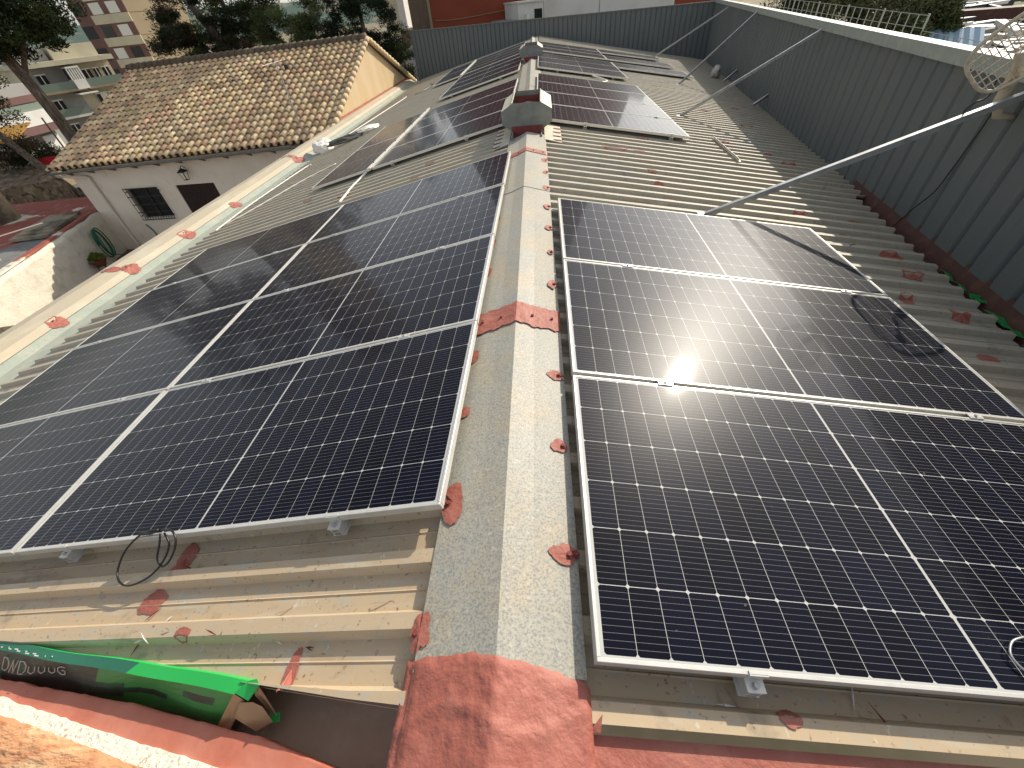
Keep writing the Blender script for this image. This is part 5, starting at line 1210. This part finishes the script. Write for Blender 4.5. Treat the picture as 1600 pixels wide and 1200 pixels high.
# ------------------------------------------------------------------ right side: mesh fence, bushes, scrap yard
fz0, fz1 = -1.9, el(15, -1.9)
pa, pb = Vector((7.8, 17.6, 0)), Vector((8.55, 9.8, 0))
mf = empty('mesh_fence', 'pale wire mesh fence with thin posts beyond the right wall', 'fence', (pa.x, pa.y, -2)); OM = mf.location
def fence_run(A, B, za, zb, step):
    dv = B - A; n = int(dv.length / step)
    mb = MB()
    for k in range(n + 1):
        p = A.lerp(B, k / n); top_ = za + (zb - za) * k / n
        if k % 5 == 0: m2 = MB(); m2.tube([(p.x, p.y, -2), (p.x, p.y, top_ + .03)], .02, 6); m2.build('post', 'wire', mf, off=OM)
        else: mb.tube([(p.x, p.y, -2), (p.x, p.y, top_)], .012, 4, False)
    for h in range(9):
        mb.tube([(A.x, A.y, za - h * .22), (B.x, B.y, zb - h * .22)], .006, 4, False)
    mb.build('wire_mesh', 'wire', mf, off=OM)
fence_run(Vector((8.6, 20.5, 0)), Vector((8.85, 12.5, 0)), .66, .36, .32)
fence_run(Vector((8.85, 12.5, 0)), Vector((9.4, 9.5, 0)), .10, -.15, .32)
def bush(c, r_, n, label, seed, rz=1.0):
    return tree(c, [((c[0], c[1], c[2] + r_ * .8), r_ * 1.3, r_, r_ * rz, max(8, int(r_ * 16)))], [([Vector(c), Vector(c) + Vector((0, 0, r_ * .7))], .05)], n, .13, olive + [(.15, .16, .07)], label, seed, 'shrub')
for k, (az, d, r_) in enumerate(((23.2, 27, 1.3), (26.0, 25, 1.25), (28.8, 23, 1.25), (31.2, 21, 1.15), (33.0, 19, .85))):
    z = -1.0; d *= 1.12; bush(tuple(pol(az, d, z)), r_ * 1.05, 14000, ['leftmost and farthest olive green bush behind the mesh fence', 'second olive bush from the left behind the mesh fence', 'middle olive bush behind the mesh fence', 'fourth olive bush from the left behind the mesh fence', 'low rightmost bush at the edge of the scrap yard'][k], 30 + k)
# green shade net along the far edge of the yard
gn = Facade(33.2, 66, 46, 58); mb = MB(); gn.box(mb, 0, gn.L, 0, .06, -1.9, 1.4); o = mb.build('shade_net', 'green_net'); tag(o, 'green shade netting along the far edge of the scrap yard', 'netting')
# stacks of metal
rt = random.Random(21); items = []
def prof(az, d, z, l, w, h, rot, m, label, tilt=0):
    c = pol(az, d, z); dv = Vector((math.cos(rot), math.sin(rot), tilt)); sv = Vector((-math.sin(rot), math.cos(rot), 0))
    mb = MB(); mb.obox(-dv * l / 2, dv * l, sv * w, (0, 0, h)); o = mb.build('metal_profile', m); o.location = c; tag(o, label, 'metal profile', 'metal profiles stored in the scrap yard')
spec = [(34.7, 35, -1.0, 7.5, .9, .35, .12, 'scrapdark', 'dark long bundle at the back of the scrap yard, left of centre'), (34.7, 34.9, -.62, 7.4, .14, .08, .12, 'shutter', 'pale bar lying on top of the dark bundle in the scrap yard'), (36.4, 29, -1.0, 8.2, .7, .22, .16, 'scrap', 'long pale metal sheet bundle in the middle of the scrap yard'), (36.2, 27, -1.0, 6.6, .4, .2, .22, 'shutter', 'white bundle lying in front of the pale sheets'),
        (39.0, 29, -1.0, 3.6, .9, .6, -.3, 'rust', 'rusty brown beam stack at the right of the scrap yard'), (37.6, 22.5, -1.0, 4.4, .3, .14, .12, 'shutter', 'white beam nearest to the wall in the scrap yard'), (38.4, 21, -1.0, 3.8, .25, .12, .2, 'scrap', 'grey beam just beyond the wall near the dish'), (33.9, 42, -1.0, 4.5, 1.6, .7, .5, 'scrap', 'grey heap beyond the dark bundle by the bushes'),
        (37.0, 31.5, -1.0, 6.2, .6, .3, -.03, 'scrapdark', 'second dark beam behind the pale sheets'), (38.7, 25.5, -.8, 1.9, .18, .12, -1.1, 'shutter', 'short white beam lying crosswise on the others'), (36.4, 24, -1.0, 4.5, .9, .2, .3, 'scrapdark', 'dark flat bundle in front of the white one')]
for s_ in spec: prof(*s_)
for k in range(70):
    az, d = rt.uniform(33.6, 40.5), rt.uniform(19, 42); c = pol(az, d, -.97 + rt.uniform(0, .35)); rot = rt.choice((.2, .3, .15, -.2, 1.2)) + rt.uniform(-.15, .15); l_ = rt.uniform(.8, 4.2); w_ = rt.uniform(.05, .3)
    mb = MB(); dv = Vector((math.cos(rot), math.sin(rot), rt.uniform(-.05, .05))); sv = Vector((-math.sin(rot), math.cos(rot), 0)); mb.obox(-dv * l_ / 2, dv * l_, sv * w_, (0, 0, rt.uniform(.03, .14)))
    o = mb.build('metal_profile', rt.choice(['scrap', 'shutter', 'scrapdark', 'steel', 'scrap', 'bgrey'])); o.location = c; tag(o, 'loose metal bar or offcut scattered over the scrap yard', 'metal profile', 'loose metal offcuts on the scrap yard ground')
cs = pol(34.9, 20.5, -.95); mb = MB(); i = 0
for k in range(12):
    a, b = k * .12, (k + 1) * .12; zf = lambda q: .05 * (q % 2)
    mb.quad((a, 0, zf(k)), (b, 0, zf(k + 1)), (b - .1, 1.1, zf(k + 1) + .55), (a - .1, 1.1, zf(k) + .55))
mb2 = mb.build('corrugated_sheet', 'bluesheet'); mb2.location = cs; mb2.rotation_euler = (0, 0, -.5); tag(mb2, 'pale blue corrugated sheet leaning just beyond the right wall', 'corrugated sheet')
